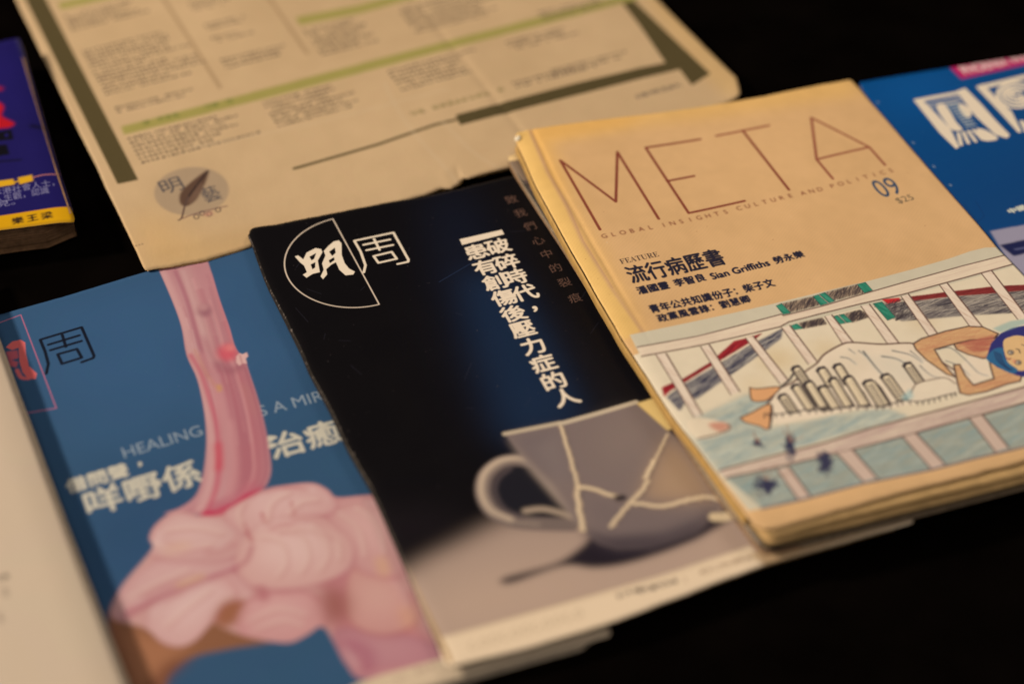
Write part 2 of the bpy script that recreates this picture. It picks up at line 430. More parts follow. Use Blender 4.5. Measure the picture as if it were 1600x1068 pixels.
    hull = z6((325, 885), (430, 810), (620, 700), (770, 608), (975, 500), (962, 560), (880, 622), (700, 750), (490, 897), (450, 878), (400, 965), (340, 900))
    A.fill(hull, (112, 104, 102), 2); A.fill(red, (158, 34, 40), 1)
    A.hatch(hull, -22, 380, .010, .0004, (40, 40, 58), .5, 8); A.hatch(hull, -22, 120, .012, .0003, (190, 175, 150), .4, 8); A.hatch(red, -25, 70, .01, .0004, (110, 15, 28), .5, 8)
    red2 = z7((700, 382), (815, 372), (822, 395), (740, 412)); red3 = z7((880, 365), (1100, 335), (1400, 300), (1620, 292), (1620, 325), (1400, 345), (1150, 362), (900, 392))
    hull2 = z7((715, 410), (900, 390), (1150, 362), (1640, 325), (1640, 440), (1500, 467), (1250, 478), (1100, 492), (830, 517), (785, 500))
    A.fill(hull2, (120, 108, 98), 2); A.fill(red2, (190, 34, 38), 1); A.fill(red3, (132, 40, 38), 1)
    A.hatch(hull2, -4, 400, .010, .0004, (52, 46, 52), .45, 8); A.hatch(hull2, -4, 180, .012, .0003, (190, 172, 145), .45, 8); A.hatch(red3, -5, 60, .012, .0004, (95, 20, 26), .5, 6)
    # shuttered windows
    for q in ([(965, 366), (1142, 326), (1182, 375), (1012, 418)], [(1208, 305), (1388, 260), (1425, 310), (1255, 352)],
              [(1055, 476), (1192, 445), (1218, 482), (1088, 507)], [(1312, 424), (1400, 402), (1465, 440), (1358, 474)]):
        A.fill(z6(*q), (150, 125, 98), 2); A.hatch(z6(*q), -48, 90, .006, .0004, (45, 36, 42), .5, 12)
    q = z7((640, 420), (700, 400), (860, 372), (905, 400), (915, 495), (790, 515)); A.hatch(q, -35, 120, .006, .0004, (45, 36, 42), .45, 14)
    for q in (z6((935, 378), (965, 365), (1015, 418), (975, 426)), z6((1140, 327), (1168, 318), (1222, 366), (1182, 378)), z6((1174, 316), (1205, 306), (1260, 354), (1228, 364)),
              z6((1385, 262), (1430, 250), (1470, 295), (1425, 310)), z6((1015, 490), (1050, 478), (1085, 505), (1038, 512)), z6((1245, 441), (1275, 433), (1322, 476), (1290, 482)), z6((1282, 431), (1310, 426), (1356, 470), (1328, 475)),
              z7((650, 410), (705, 398), (788, 493), (740, 513))):
        A.fill(q, (28, 112, 84)); A.line(q + [q[0]], .0004, (25, 50, 50), .8); A.hatch(q, 60, 12, .006, .0004, (70, 150, 115), .4, 6)
    # posts
    posts = [z6((265, 650), (325, 645), (527, 985), (480, 1002)), z6((515, 605), (565, 595), (732, 852), (685, 872)), z6((765, 557), (810, 545), (1003, 795), (955, 812)),
             z6((965, 500), (1012, 489), (1162, 690), (1115, 705)), z6((1205, 440), (1245, 431), (1362, 582), (1305, 592)), z7((575, 425), (627, 414), (815, 655), (740, 658)),
             z7((825, 365), (872, 352), (1047, 586), (993, 605)), z7((1065, 295), (1112, 283), (1325, 548), (1250, 548)), z7((1315, 215), (1377, 195), (1600, 490), (1545, 505))]
    for p in posts:
        A.fill(p, (222, 196, 164)); A.line([p[0], p[3]], .0007, BR, .8, jit=.5); A.line([p[1], p[2]], .0009, BR, .85, jit=.5)
        A.hatch(p, 62, 14, .008, .0003, (190, 150, 120), .5, 6)
    # upper beam
    up = z6((160, 612), (500, 545), (960, 425)) + z7((95, 480), (330, 425), (640, 335), (880, 268), (1200, 175), (1480, 108)) + [(1800, 323)]
    lo = z6((190, 662), (500, 600), (960, 495)) + z7((130, 520), (560, 415), (830, 350), (1050, 290), (1500, 170)) + [(1810, 340)]
    A.fill(up + lo[::-1], BEAM); A.line(up, .0008, BR, .85, jit=1); A.line(lo, .0009, BR, .85, jit=1)
    A.hatch(up + lo[::-1], -4, 80, .02, .0003, (195, 160, 135), .35, 4)
    # water
    wt = z8((100, 240), (60, 172), (200, 108), (330, 45), (470, 40), (440, 130), (380, 170), (430, 198), (620, 165), (850, 120), (980, 110), (1080, 145), (900, 200), (600, 275), (215, 388))
    A.fill(wt, (166, 163, 139), 6)
    A.hatch(wt, -12, 260, .01, .0014, (126, 152, 146), .14, 8); A.hatch(wt, -12, 120, .01, .0016, (205, 196, 165), .2, 8)
    bt = z8((60, 165), (150, 150), (262, 182), (245, 215), (120, 246)); A.fill(bt, (220, 196, 158), 2, smooth=True)
    A.fill(z8((165, 178), (230, 168), (264, 190), (215, 212)), (196, 136, 106), 3, smooth=True); A.line(z8((120, 244), (200, 225), (262, 200), (256, 180)), .0011, BR, .7, smooth=True)
    # lower beam, water bays and posts
    up2 = z8((212, 388), (400, 340), (700, 265), (900, 200), (1100, 145), (1600, 10), (2100, -130)); lo2 = z8((245, 422), (480, 375), (800, 300), (1050, 235), (1350, 150), (1600, 80), (2100, -50))
    bay = lo2 + z8((2150, 100), (1600, 275), (1380, 330), (1180, 385), (850, 452), (600, 520), (410, 556))
    A.fill(bay, (150, 148, 126), 1); A.hatch(bay, -14, 420, .012, .0014, (120, 148, 142), .14, 8); A.hatch(bay, -14, 180, .01, .0016, (182, 178, 152), .16, 8)
    A.fill(up2 + lo2[::-1], (205, 178, 148)); A.hatch(up2 + lo2[::-1], -6, 150, .02, .0006, (170, 134, 120), .35, 4)
    A.line(up2, .0011, BR, .8, jit=1); A.line(lo2, .0011, BR, .8, jit=1)
    for p in (z8((478, 385), (532, 372), (628, 505), (572, 522)), z8((748, 312), (820, 296), (932, 425), (868, 442)), z8((1048, 237), (1110, 220), (1242, 360), (1180, 384)), z8((1352, 151), (1412, 134), (1532, 282), (1470, 302)), z8((1640, 68), (1700, 52), (1830, 200), (1770, 216))):
        A.fill(p, (196, 166, 140)); A.line([p[0], p[3]], .0009, BR, .8, jit=.6); A.line([p[1], p[2]], .0011, BR, .8, jit=.6)
    A.line(z8((405, 558), (600, 521), (850, 453), (1180, 387), (1380, 332), (1600, 277), (2150, 102)), .0010, (70, 62, 84), .85, jit=1)
    # black boats
    for c, d, n in (((390, 262), (22, 18), 22), ((536, 278), (30, 55), 46), ((695, 362), (36, 60), 50), ((432, 455), (62, 34), 60)):
        for _ in range(n):
            a = rng.normal(0, .38, 2) * d + c; b = a + rng.normal(0, .3, 2) * d
            A.line(z8(tuple(a), tuple(b)), .0014, (44, 44, 66), .6)
    for c in ((390, 262), (540, 260), (430, 430)):
        for k in range(5): A.line(z8(c, (c[0] + rng.normal(0, 34), c[1] - 40 + rng.normal(0, 20))), .0006, (150, 110, 85), .6)
    # sleeping woman: white dress
    dress = z7((-60, 1100), (-20, 1050), (30, 985), (60, 938), (160, 890), (235, 825), (300, 780), (350, 722), (460, 660), (530, 650), (700, 660), (900, 655), (1000, 720), (1160, 820), (1260, 720), (1340, 745), (1390, 850), (1270, 905), (1190, 940), (1160, 960), (1000, 1000), (800, 1050), (550, 1062), (300, 1110), (60, 1150))
    A.fill(dress, (224, 202, 166)); A.line(dress[1:14], .0011, BR, .9, smooth=True)
    A.fill(z7((250, 840), (500, 700), (640, 740), (560, 860), (300, 960)), (206, 184, 148), 16, .5); A.fill(z7((600, 720), (900, 760), (1000, 860), (820, 930)), (204, 190, 160), 14, .5)
    for q, wd in (([(590, 705), (640, 770), (700, 840), (780, 920), (850, 985)], .0009), ([(560, 700), (620, 745)], .0005), ([(770, 700), (880, 725), (955, 772)], .0007), ([(705, 735), (800, 752), (880, 800)], .0008), ([(450, 740), (500, 750), (545, 785)], .0006), ([(880, 700), (960, 760)], .0005), ([(1050, 690), (1130, 680), (1220, 750), (1300, 830), (1360, 850)], .0006), ([(1100, 760), (1180, 790), (1250, 850)], .0005), ([(940, 790), (1010, 850), (1100, 870)], .0005), ([(500, 690), (540, 720)], .0005)):
        A.line(z7(*q), wd * 1.6, (150, 158, 148), .5, 2, True); A.line(z7(*q), wd, DK, .8, 0, True, taper=True)
    # feet
    for q in (z6((788, 832), (830, 838), (955, 830), (905, 888), (865, 908), (800, 902)), z6((735, 1000), (800, 970), (890, 925), (915, 960), (892, 1062), (840, 1045), (765, 1025))):
        A.fill(q, (212, 152, 98), smooth=True); A.line(q + [q[0]], .0007, (60, 38, 36), .9, smooth=True)
    A.line(z6((960, 830), (1010, 790), (1040, 740)), .0012, DK, .9); A.line(z6((910, 930), (905, 1000), (900, 1060)), .0010, DK, .8)
    # skyline of little towers
    for (a, b, wd, dk) in (((300, 985), (360, 1070), 56, 1), ((215, 870), (300, 1000), 54, 0), ((450, 960), (505, 1050), 54, 1), ((560, 960), (610, 1045), 50, 0), ((668, 930), (735, 1035), 54, 1), ((435, 800), (500, 905), 62, 0), ((335, 820), (395, 920), 66, 0), ((178, 812), (330, 1040), 62, 1), ((500, 875), (600, 1040), 66, 0), ((255, 905), (345, 1050), 62, 0), ((405, 885), (500, 1045), 60, 0), ((340, 935), (420, 1058), 62, 0), ((175, 925), (265, 1065), 60, 0), ((95, 985), (160, 1082), 62, 1), ((625, 900), (715, 1040), 78, 1), ((730, 862), (830, 1003), 66, 1), ((868, 790), (950, 905), 62, 1)):
        a, b = np.array(a, float), np.array(b, float); e = np.array([wd, -wd * .22]) / 2 * .9
        q = z7(tuple(a - e), tuple(a - e * .5 + (-4, -14)), tuple(a + e * .5 + (-4, -14)), tuple(a + e), tuple(b + e), tuple(b - e)); A.fill(q, (226, 200, 156))
        A.line(q + [q[0]], .0010, (46, 34, 36), .95, jit=.7)
        A.line(z7(tuple(a + e * .5), tuple(b + e * .5)), .0004, (60, 44, 44), .6, jit=.5)
        A.line(z7(tuple(a - e), tuple(a - e * .5 + (-4, -14)), tuple(a + e * .5 + (-4, -14))), .0018, (42, 34, 40), .9)
        L_ = int(np.hypot(*(b - a)) / 16)
        for i in range(1, L_):
            for j in (-.55, -.1, .2):
                p = a + (b - a) * i / L_ + e * j; A.line(z7(tuple(p), tuple(p + (3, -1))), .0009 if dk else .0004, (48, 38, 46) if dk else (110, 84, 66), .8)
    sh = [(-20, 1090), (90, 1085), (250, 1068), (400, 1060), (560, 1045), (720, 1042), (830, 1010), (960, 1010), (1060, 985), (1160, 955)]
    A.line(z7(*sh), .0008, DK, .8, smooth=True, jit=1.2)
    for p in cr(sh, False, 3): A.line(z7(p, (p[0] + rng.normal(0, 5), p[1] + 22)), .0008, DK, .75)
    pil = z7((885, 960), (920, 903), (1020, 875), (1100, 865), (1160, 900), (1165, 945), (1030, 980), (910, 1005)); A.fill(pil, (222, 206, 176), smooth=True); A.line(pil[:5], .0008, BR, .7, smooth=True)
    A.fill(z7((820, 990), (885, 930), (900, 990), (850, 1010)), (140, 172, 160), 3, .7)
    # arms, chest
    for q in (z7((1150, 655), (1255, 630), (1420, 590), (1400, 700), (1370, 740), (1330, 745), (1240, 720), (1170, 690)),
              z7((900, 655), (950, 625), (1100, 575), (1240, 545), (1330, 552), (1425, 592), (1400, 620), (1255, 630), (1150, 655), (1030, 690), (1080, 770), (1160, 860), (1110, 845), (980, 755), (915, 690)),
              z7((1150, 785), (1185, 782), (1222, 850), (1270, 908), (1400, 868), (1380, 800), (1365, 730), (1450, 700), (1570, 850), (1560, 885), (1480, 902), (1350, 948), (1240, 970), (1190, 958), (1168, 880))):
        A.fill(q, SK); A.hatch(q, 0, 90, .012, .0004, (186, 120, 84), .4, 16); A.line(q + [q[0]], .0009, (66, 40, 38), .9, jit=.4)
    A.hatch(z7((1180, 650), (1400, 600), (1390, 690), (1280, 710)), 10, 70, .014, .0004, (170, 90, 70), .5, 8)
    # head
    A.fill(z7((1350, 745), (1382, 650), (1440, 590), (1510, 556), (1582, 545), (1700, 600), (1720, 760), (1640, 870), (1540, 850), (1420, 800)), (36, 38, 98))
    A.fill(z7((1455, 645), (1500, 612), (1560, 606), (1650, 640), (1670, 760), (1600, 815), (1535, 815), (1480, 760)), (214, 170, 112), smooth=True)
    A.fill(z7((1395, 690), (1452, 680), (1462, 730), (1492, 775), (1545, 815), (1510, 838), (1420, 795), (1352, 745)), (34, 92, 124), smooth=True)
    for k in range(5): A.line(z7((1400 + k * 10, 700 + k * 4), (1420 + k * 12, 760 + k * 6), (1490 + k * 6, 815)), .0005, (20, 45, 80), .8, smooth=True)
    for c in ((1502, 708), (1548, 770)):
        pts = [(c[0] + 17 * math.cos(a), c[1] + 13 * math.sin(a)) for a in np.linspace(0, 6.28, 12)]
        A.fill(z7(*pts), (235, 220, 195)); A.line(z7(*pts), .0006, (40, 32, 36), .95); A.fill(z7(*[(c[0] + 2 + 7 * math.cos(a), c[1] + 7 * math.sin(a)) for a in np.linspace(0, 6, 9)]), (36, 32, 40))
    A.line(z7((1535, 688), (1552, 690), (1560, 712)), .0006, DK, .9); A.line(z7((1478, 742), (1492, 752), (1500, 745)), .0008, (150, 70, 60), .9)
    A.fill(z7((1515, 752), (1530, 748), (1532, 772), (1518, 775)), (205, 110, 90), 2, .8); A.line(z7((1570, 660), (1590, 668)), .0006, DK, .8)
    A.fill(z7((1390, 560), (1500, 515), (1582, 505), (1640, 520), (1560, 545), (1440, 585), (1420, 575)), (150, 170, 150), 2, .8)
    # worn paper border under the drawing
    A.mottle(.04, .004, 5)
    A.specks(60, (235, 215, 180), 12, (.0001, .0003), .5)
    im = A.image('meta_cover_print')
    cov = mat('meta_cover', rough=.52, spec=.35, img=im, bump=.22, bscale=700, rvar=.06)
    edge = mat('meta_cover_edge', alb((150, 112, 62)), .8, .2)
    T = [(803, 212), (826, 203), (1000, 178), (1180, 152), (1330, 125)]; L = [(803, 212), (838, 290), (881, 369), (966, 518), (1054, 650), (1098, 706), (1142, 769), (1176, 812), (1186, 824)]
    B = [(1186, 824), (1215, 822), (1400, 770), (1600, 718), (1822, 661)]; Rr = [(1330, 125), (1528, 349.5), (1560, 388), (1822, 661)]
    root = thing('magazine', U((1150, 480), 0), .0147, 'cream magazine titled META with a drawing of a reclining woman, topmost on its stack', 'magazine')
    def disp(s, t):
        d = -.0009 * np.sin(math.pi * s) ** 2 * (1 - .5 * t)
        cre = np.exp(-((s - .058) / .006) ** 2) * .0005 * np.clip((.62 - t) * 5, .12, 1)          # hinge crease along the spine
        d = d - cre
        d = d + .0018 * np.exp(-((s / .02) ** 2 + (t / .014) ** 2))        # bumped corner
        d = d - .0008 * np.clip(1 - s / .03, 0, 1) ** 2                   # rolls over towards the spine
        d = d - .0010 * np.clip((t - .97) / .03, 0, 1) ** 2 + .0004 * np.sin(s * 9 + t * 5)
        return d
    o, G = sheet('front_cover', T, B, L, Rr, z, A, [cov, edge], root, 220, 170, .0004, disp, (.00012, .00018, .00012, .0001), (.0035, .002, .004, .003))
    rg = ring(G); down = np.array([.34, -.94])
    # leaves fanned out below the cover
    block('page_block', rg, .0158, .0226, 9, page_cream, root, .00035, .0012, down * .0016)
    leafm = mat('yellowed_leaf', alb((200, 156, 96), 1.0), .8, .2, bump=.3, vary=.12, vscale=120)
    gg = G.copy(); c0 = G[-1, 0]; c1 = G[-1, -1]
    for i, (zz, ex) in enumerate(((.0222, .0052), (.0204, .0068))):
        bl, br = c0 + down * ex * 1.0 + np.array([.0008, 0]), c1 + down * ex * 1.25
        sheet('page', [c0 + (G[-20, 0] - c0), G[-20, -1]], [bl, (bl + br) / 2 + down * .0004 * i, br], [G[-20, 0] + (.001, 0), bl], [G[-20, -1], br], zz, None, [leafm], root, 60, 10, .0003,
              lambda s, t, i=i: -.0012 * t ** 2 * (1 + i) + .0005 * np.sin(s * 7 + i * 2) * t, (0, .0002, 0, 0), (0, 0, .005, .004), 20 + i, True)
    bc, _ = sheet('back_cover', [G[0, 0], G[0, -1]], [c0 + down * .0066, c1 + down * .0082], [G[0, 0], c0 + down * .0066], [G[0, -1], c1 + down * .0082], .0156, None, [mat('back_cover_tan', alb((150, 116, 70)), .6, .3, vary=.1)], root, 20, 20, .0005, None, (0, 0, 0, 0), (.003, .003, .006, .003), 9, True)
    # spine strip
    sp = G[:, 0]; n = len(sp); V, F = [], []
    off = np.array([-.94, -.34])
    for i, p in enumerate(sp[3:-4:3]):
        for k, (zz, e) in enumerate(((.0234, .0000), (.0226, .0002), (.0200, .0004), (.0175, .0004), (.0160, .0002))):
            q = p + off * e; V.append((q[0], q[1], zz - (.0016 if k == 0 else .0008 * (4 - k) / 4)))
    cnt = len(V) // 5
    for i in range(cnt - 1):
        for k in range(4): a = i * 5 + k; F.append((a, a + 1, a + 6, a + 5))
    me = bpy.data.meshes.new('spine'); me.from_pydata(V, [], F); [setattr(p, 'use_smooth', True) for p in me.polygons]
    link('spine', me, [mat('meta_spine', alb((188, 142, 74)), .6, .3, vary=.12, vscale=200)], root)
    # scuffed white paper showing at the struck corner
    a = G[2, 1]; V = [(a[0] - .0012, a[1] + .0006, z + .0004), (a[0] + .0012, a[1] + .0020, z + .0012), (a[0] + .0022, a[1] + .0001, z + .0006), (a[0] + .0006, a[1] - .0022, z + .0003), (a[0] - .0010, a[1] - .0014, z - .0006), (a[0] + .0004, a[1] - .0001, z + .0018)]
    me = bpy.data.meshes.new('scuffed_corner'); me.from_pydata(V, [], [(0, 5, 1), (1, 5, 2), (2, 5, 3), (3, 5, 4), (4, 5, 0)]); me.polygons.foreach_set('use_smooth', [True] * 5)
    link('scuffed_corner', me, [mat('scuffed_paper', alb((228, 205, 165)), .8, .2, bump=.4)], root)
make_meta()

# ================================================================== second magazine under META
def make_second():
    z = .0143; A = Art(z, (793, 238), 20.5, -.01, -.01, .06, .28, 3500, (24, 20, 20))
    z1 = Z(780, 180, .1875)
    A.fill(z1((20, 250), (400, 200), (400, 330), (60, 392)), (218, 178, 118)); A.fill(z1((60, 388), (400, 330), (400, 520), (200, 548), (130, 470)), (120, 97, 74))
    A.fill(z1((320, 690), (420, 680), (460, 740), (350, 750)), (120, 90, 66), 3)
    q = z1((200, 548), (320, 530), (400, 720), (340, 740))
    A.hatch(q, 30, 60, .003, .001, (96, 76, 66), .7, 60)
    A.specks(60, (120, 95, 75), 3)
    cov = mat('lower_magazine_cover', rough=.4, spec=.4, img=A.image('lower_magazine_print'), bump=.2)
    root = thing('magazine', U((1000, 560), 0), .0102, 'dark magazine sticking out at the left edge under the cream META one', 'magazine')
    L = [(791, 243), (805, 268), (836, 317), (877, 379), (934, 471), (1000, 578), (1060, 675), (1120, 767), (1155, 812), (1194, 862)]
    tl, bl = U(L[0], z), U(L[-1], z); e = np.array([math.cos(math.radians(20)), math.sin(math.radians(20))]) * .19
    Lw = [U(p, z) for p in L]
    Rw = [p + e for p in Lw]
    o, G = sheet('front_cover', [Lw[0], Rw[0]], [Lw[-1], Rw[-1]], Lw, Rw, z, A, [cov, paper_edge], root, 40, 80, .0003, None, (.0002, 0, .00012, 0), (.003, .003, .004, .003), 4, True)
    block('page_block', ring(G), .0108, .0139, 6, mat('grey_pages', alb((150, 124, 92)), .8, .2, vary=.25, vscale=500), root, .0002, .0002)
    sheet('back_cover', [Lw[0], Rw[0]], [Lw[-1], Rw[-1]], Lw, Rw, .0106, None, [page_brown], root, 20, 40, .0003, None, (0, 0, 0, 0), (.003, .003, .004, .003), 4, True)
make_second()

# ================================================================== black magazine (ming zhou)
def zhou(A, zf, pts, wd, color):
    for st in pts: A.line(zf(*st), wd, color, .97)
def make_dark():
    z = .0100; A = Art(z, (388, 364), 23.2, -.012, -.015, .24, .305, 5200, (11, 9, 11), .9)
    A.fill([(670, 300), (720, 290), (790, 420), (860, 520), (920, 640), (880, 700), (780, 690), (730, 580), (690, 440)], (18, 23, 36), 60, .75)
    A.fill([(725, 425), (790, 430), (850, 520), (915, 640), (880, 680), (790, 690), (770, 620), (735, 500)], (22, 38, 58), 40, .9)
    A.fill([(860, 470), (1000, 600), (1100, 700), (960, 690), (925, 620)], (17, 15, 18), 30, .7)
    z4 = Z(680, 580, .3558)
    # table in the picture
    A.fill(z4((-260, 1000), (-60, 830), (120, 740), (300, 655), (620, 660), (900, 560), (1400, 480), (1800, 900), (400, 1300), (-100, 1400)), (162, 134, 112), 24)
    A.fill(z4((-120, 1000), (300, 860), (900, 850), (1300, 720), (1420, 820), (380, 1100), (0, 1200)), (182, 150, 122), 50, .7)
    A.fill(z4((-300, 800), (-40, 760), (120, 690), (250, 655), (100, 640), (-200, 600)), (26, 20, 22), 40, .8)
    A.fill(z4((1060, 250), (1160, 380), (1330, 620), (1500, 600), (1300, 250)), (120, 94, 76), 4)
    # cast shadow
    A.fill(z4((300, 905), (330, 928), (560, 852), (700, 862), (850, 842), (1050, 775), (1230, 690), (1350, 612), (1290, 596), (1200, 640), (1000, 700), (820, 700), (700, 720), (640, 770), (530, 840)), (34, 27, 32), 6, smooth=True)
    # handle
    hp = [(420, 396), (350, 388), (280, 405), (222, 460), (212, 540), (255, 615), (340, 655), (450, 668), (600, 672)]
    A.fill(z4((305, 275), (400, 380), (600, 660), (350, 640), (250, 560), (250, 460), (340, 400)), (28, 26, 30), 5)
    A.line(z4(*hp), .0074, (112, 94, 82), 1, 2, True); A.line([(x - 3, y - 2) for x, y in z4(*hp)][:7], .0030, (190, 162, 130), .9, 3, True); A.line([(x + 2.5, y + 1) for x, y in z4(*hp)][:8], .0014, (150, 128, 106), .7, 2, True)
    A.line(z4((330, 425), (275, 470), (262, 530), (300, 600), (380, 640)), .0022, (84, 70, 66), .8, 3, True)
    A.line(z4((395, 612), (480, 604), (600, 636)), .0030, (170, 144, 116), .85, 3, True)
    # mug body
    body = z4((305, 275), (550, 225), (880, 132), (1030, 262), (1075, 300), (1260, 560), (1235, 640), (1150, 720), (950, 782), (800, 788), (720, 762), (640, 690), (540, 560), (430, 430))
    A.fill(body, (120, 101, 90), 2)
    A.fill(z4((305, 280), (420, 400), (520, 500), (640, 690), (560, 600), (420, 440)), (150, 128, 108), 6, .8)
    A.fill(z4((1030, 270), (1150, 400), (1250, 560), (1000, 580), (900, 560), (960, 400)), (164, 130, 96), 22, .85)
    A.fill(z4((640, 690), (760, 720), (1000, 700), (1235, 610), (1235, 650), (1150, 730), (950, 790), (800, 795), (700, 760)), (56, 46, 50), 12, .85)
    A.fill(z4((330, 290), (550, 240), (600, 480), (480, 450)), (104, 90, 86), 16, .6)
    A.fill(z4((700, 240), (860, 180), (960, 260), (860, 420), (720, 400)), (128, 108, 94), 30, .6)
    A.fill(z4((640, 520), (800, 580), (1240, 600), (1240, 640), (1000, 720), (700, 700)), (104, 88, 82), 18, .5)
    A.fill(z4((430, 330), (545, 260), (580, 440), (560, 520)), (128, 110, 98), 14, .5)
    A.line(z4((705, 762), (800, 784), (950, 776), (1150, 714), (1232, 640)), .0020, (40, 32, 36), .8, 4, True)
    A.line(z4((305, 274), (550, 224)), .0024, (186, 162, 128), .95, 1); A.line(z4((550, 228), (720, 180), (882, 132)), .0026, (190, 166, 132), .95, 1)
    A.fill(z4((885, 138), (978, 108), (1075, 236), (1020, 258)), (222, 182, 108), 2)
    gold = (202, 168, 126)
    for q, wd in (([(552, 238), (585, 350), (610, 440), (625, 505)], .0024), ([(625, 505), (632, 600), (650, 695)], .0034), ([(630, 508), (700, 518), (810, 556)], .0032), ([(1020, 275), (990, 340), (960, 400)], .0016), ([(960, 395), (925, 470)], .0032), ([(935, 480), (905, 530), (865, 565), (820, 620), (770, 682)], .0026), ([(868, 578), (1000, 592), (1100, 568), (1190, 552), (1258, 570)], .0032)):
        A.line([(x + 2, y + 1.5) for x, y in z4(*q)], wd * .8, (70, 58, 54), .5, 3, True); A.line(z4(*q), wd * .7, gold, .8, 2, True, jit=1.6); A.line([(x - .6, y - .6) for x, y in z4(*q)], wd * .35, (222, 194, 150), .7, 1, True, jit=1)
    A.fill(z4((780, 545), (830, 540), (845, 560), (800, 572)), (50, 40, 40), 2)
    A.line(z4((1225, 640), (1270, 640), (1345, 612)), .005, (214, 184, 138), .9, 2); A.fill(z4((1250, 585), (1290, 570), (1330, 612), (1275, 612)), (26, 18, 18), 4)
    # tan area at the right, white foot strip
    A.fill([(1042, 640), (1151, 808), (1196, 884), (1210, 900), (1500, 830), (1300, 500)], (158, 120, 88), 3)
    A.fill([(690, 993), (880, 941), (1040, 896), (1172, 852), (1194, 884), (1460, 790), (1460, 830), (700, 1060), (680, 1040)], (217, 187, 147), 1)
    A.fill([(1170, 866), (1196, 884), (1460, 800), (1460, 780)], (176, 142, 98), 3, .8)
    z5 = Z(600, 850, .4)
    A.line(z5((240, 357), (700, 231), (1100, 121), (1440, 5)), .0009, (150, 122, 92), .5, 2)
    for i in range(11):
        c = (350 + i * 41, 392 - i * 12.3); A.line(z5(*[(c[0] + 14 * math.cos(a), c[1] + 18 * math.sin(a)) for a in np.linspace(0, 6.28 if i % 3 else 4.5, 12)]), .0006, (150, 124, 92), .55)
    A.marks(z5((905, 196))[0], .0105, 1, .004, .0022, (60, 44, 40), .9, 0, 1); A.marks(z5((1040, 163))[0], .010, 1, .004, .0028, (60, 44, 40), .9, 0, 2)
    A.marks(z5((985, 178))[0], .006, 1, .004, .0026, (60, 44, 40), .9, 0, 5)
    A.marks(z5((1230, 104))[0], .024, 1, .004, .0028, (130, 100, 72), .7, 0, 3); A.line(z5((1172, 128), (1180, 150)), .0006, (150, 120, 90), .7)
    A.marks((1326, 833), .030, 1, .003, .0016, (60, 46, 40), .8, 0, 4)
    # logo
    CR = (222, 200, 172); p = A.P([(520, 342), (592.5, 476)]); c = p.mean(0); r = np.hypot(*(p[1] - p[0])) / 2; a0 = math.atan2(*(p[0] - c)[::-1])
    arc = np.array([c + r * np.array([math.cos(a0 - t), math.sin(a0 - t)]) for t in np.linspace(0, math.pi, 90)])
    A.rline(np.vstack([arc, arc[:1]]), .00075 * A.ppm / 2, (205, 180, 148), .95)
    zc = Z(380, 300, .3277)
    A.fill([zc((246, 308), (262, 303), (287, 322), (302, 290), (345, 268), (372, 273), (378, 288), (356, 328), (366, 384), (332, 392), (302, 411), (284, 396), (304, 384), (290, 352), (270, 336)), zc((316, 310), (348, 292), (338, 320), (326, 327)), zc((322, 347), (344, 336), (343, 362), (330, 370))], CR)
    A.fill([zc((384, 282), (408, 256), (432, 236), (456, 231), (469, 245), (470, 300), (484, 340), (505, 366), (533, 381), (525, 395), (488, 399), (458, 372), (442, 336), (420, 348), (396, 370), (401, 394), (381, 418), (369, 404), (384, 372), (376, 342), (392, 304)), zc((410, 286), (437, 266), (441, 291), (424, 306)), zc((408, 327), (433, 312), (436, 325), (414, 341))], CR)
    zhou(A, zc, ([(575, 384), (583, 350), (560, 285), (530, 233), (716, 193), (788, 322), (786, 332), (736, 343)], [(574, 252), (700, 226)], [(588, 278), (714, 252)], [(624, 224), (650, 276)], [(622, 306), (708, 285), (732, 318), (645, 338), (622, 306)]), .0014, CR)
    A.fill([(718, 373), (784, 358), (788, 365), (722, 382)], (230, 208, 178))
    TI = (232, 212, 184)
    for ch, c in zip('破碎時代，', ((777.8, 383.4), (791.5, 407.8), (805, 431), (820, 455.6), (836, 481))):
        A.char(ch, c, 0.0112 if ch != '，' else .010, TI, 1.4, 1, 0, 1.1)
    for ch, c in zip('患有創傷後壓力症的人', ((744, 392), (758, 416), (772, 439.5), (787, 463.5), (802, 488), (816.6, 512.8), (832.5, 539), (848.4, 566), (865, 593), (884, 619))):
        A.char(ch, c, .0112, TI, 1.4, 1, 0, 1.08)
    for ch, c in zip('致我們心中的裂痕', ((799, 311), (813, 332), (827.5, 352.5), (840.6, 375), (854, 395.6), (868, 417), (882, 439.7), (898, 464))):
        A.char(ch, c, .0066, (104, 74, 58), 0, .85)
    # scratches, scuffs, dust
    A.specks(420, (105, 90, 80), 21, (.00005, .0002), .55)
    for k in range(26):
        q = np.array([rng.uniform(420, 1000), rng.uniform(350, 640)]); A.line([tuple(q), tuple(q + rng.normal(0, 14, 2))], .0002, (70, 66, 74), .3)
    A.line([(686, 440), (745, 405)], .0003, (60, 80, 110), .35)
    for k in range(70):                                     # worn fold edge
        t = rng.random(); e = cr([(388, 368), (395, 386), (419, 447.5), (447, 500), (491, 595), (521, 650), (577, 757)], False, 12); q = e[int(t * (len(e) - 1))]
        A.line([(q[0] + rng.uniform(0, 2.5), q[1]), (q[0] + rng.uniform(0, 3), q[1] + rng.uniform(1, 4))], .0004, (130, 112, 96), .45 * rng.random())
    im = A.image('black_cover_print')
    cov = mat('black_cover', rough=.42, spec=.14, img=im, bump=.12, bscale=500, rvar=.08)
    edge = mat('black_cover_edge', alb((26, 22, 22)), .7, .2, vary=.6, vscale=900)
    T = [(386, 361), (395, 355), (500, 336), (600, 316), (664, 305), (716, 294), (795, 275), (912, 247)]
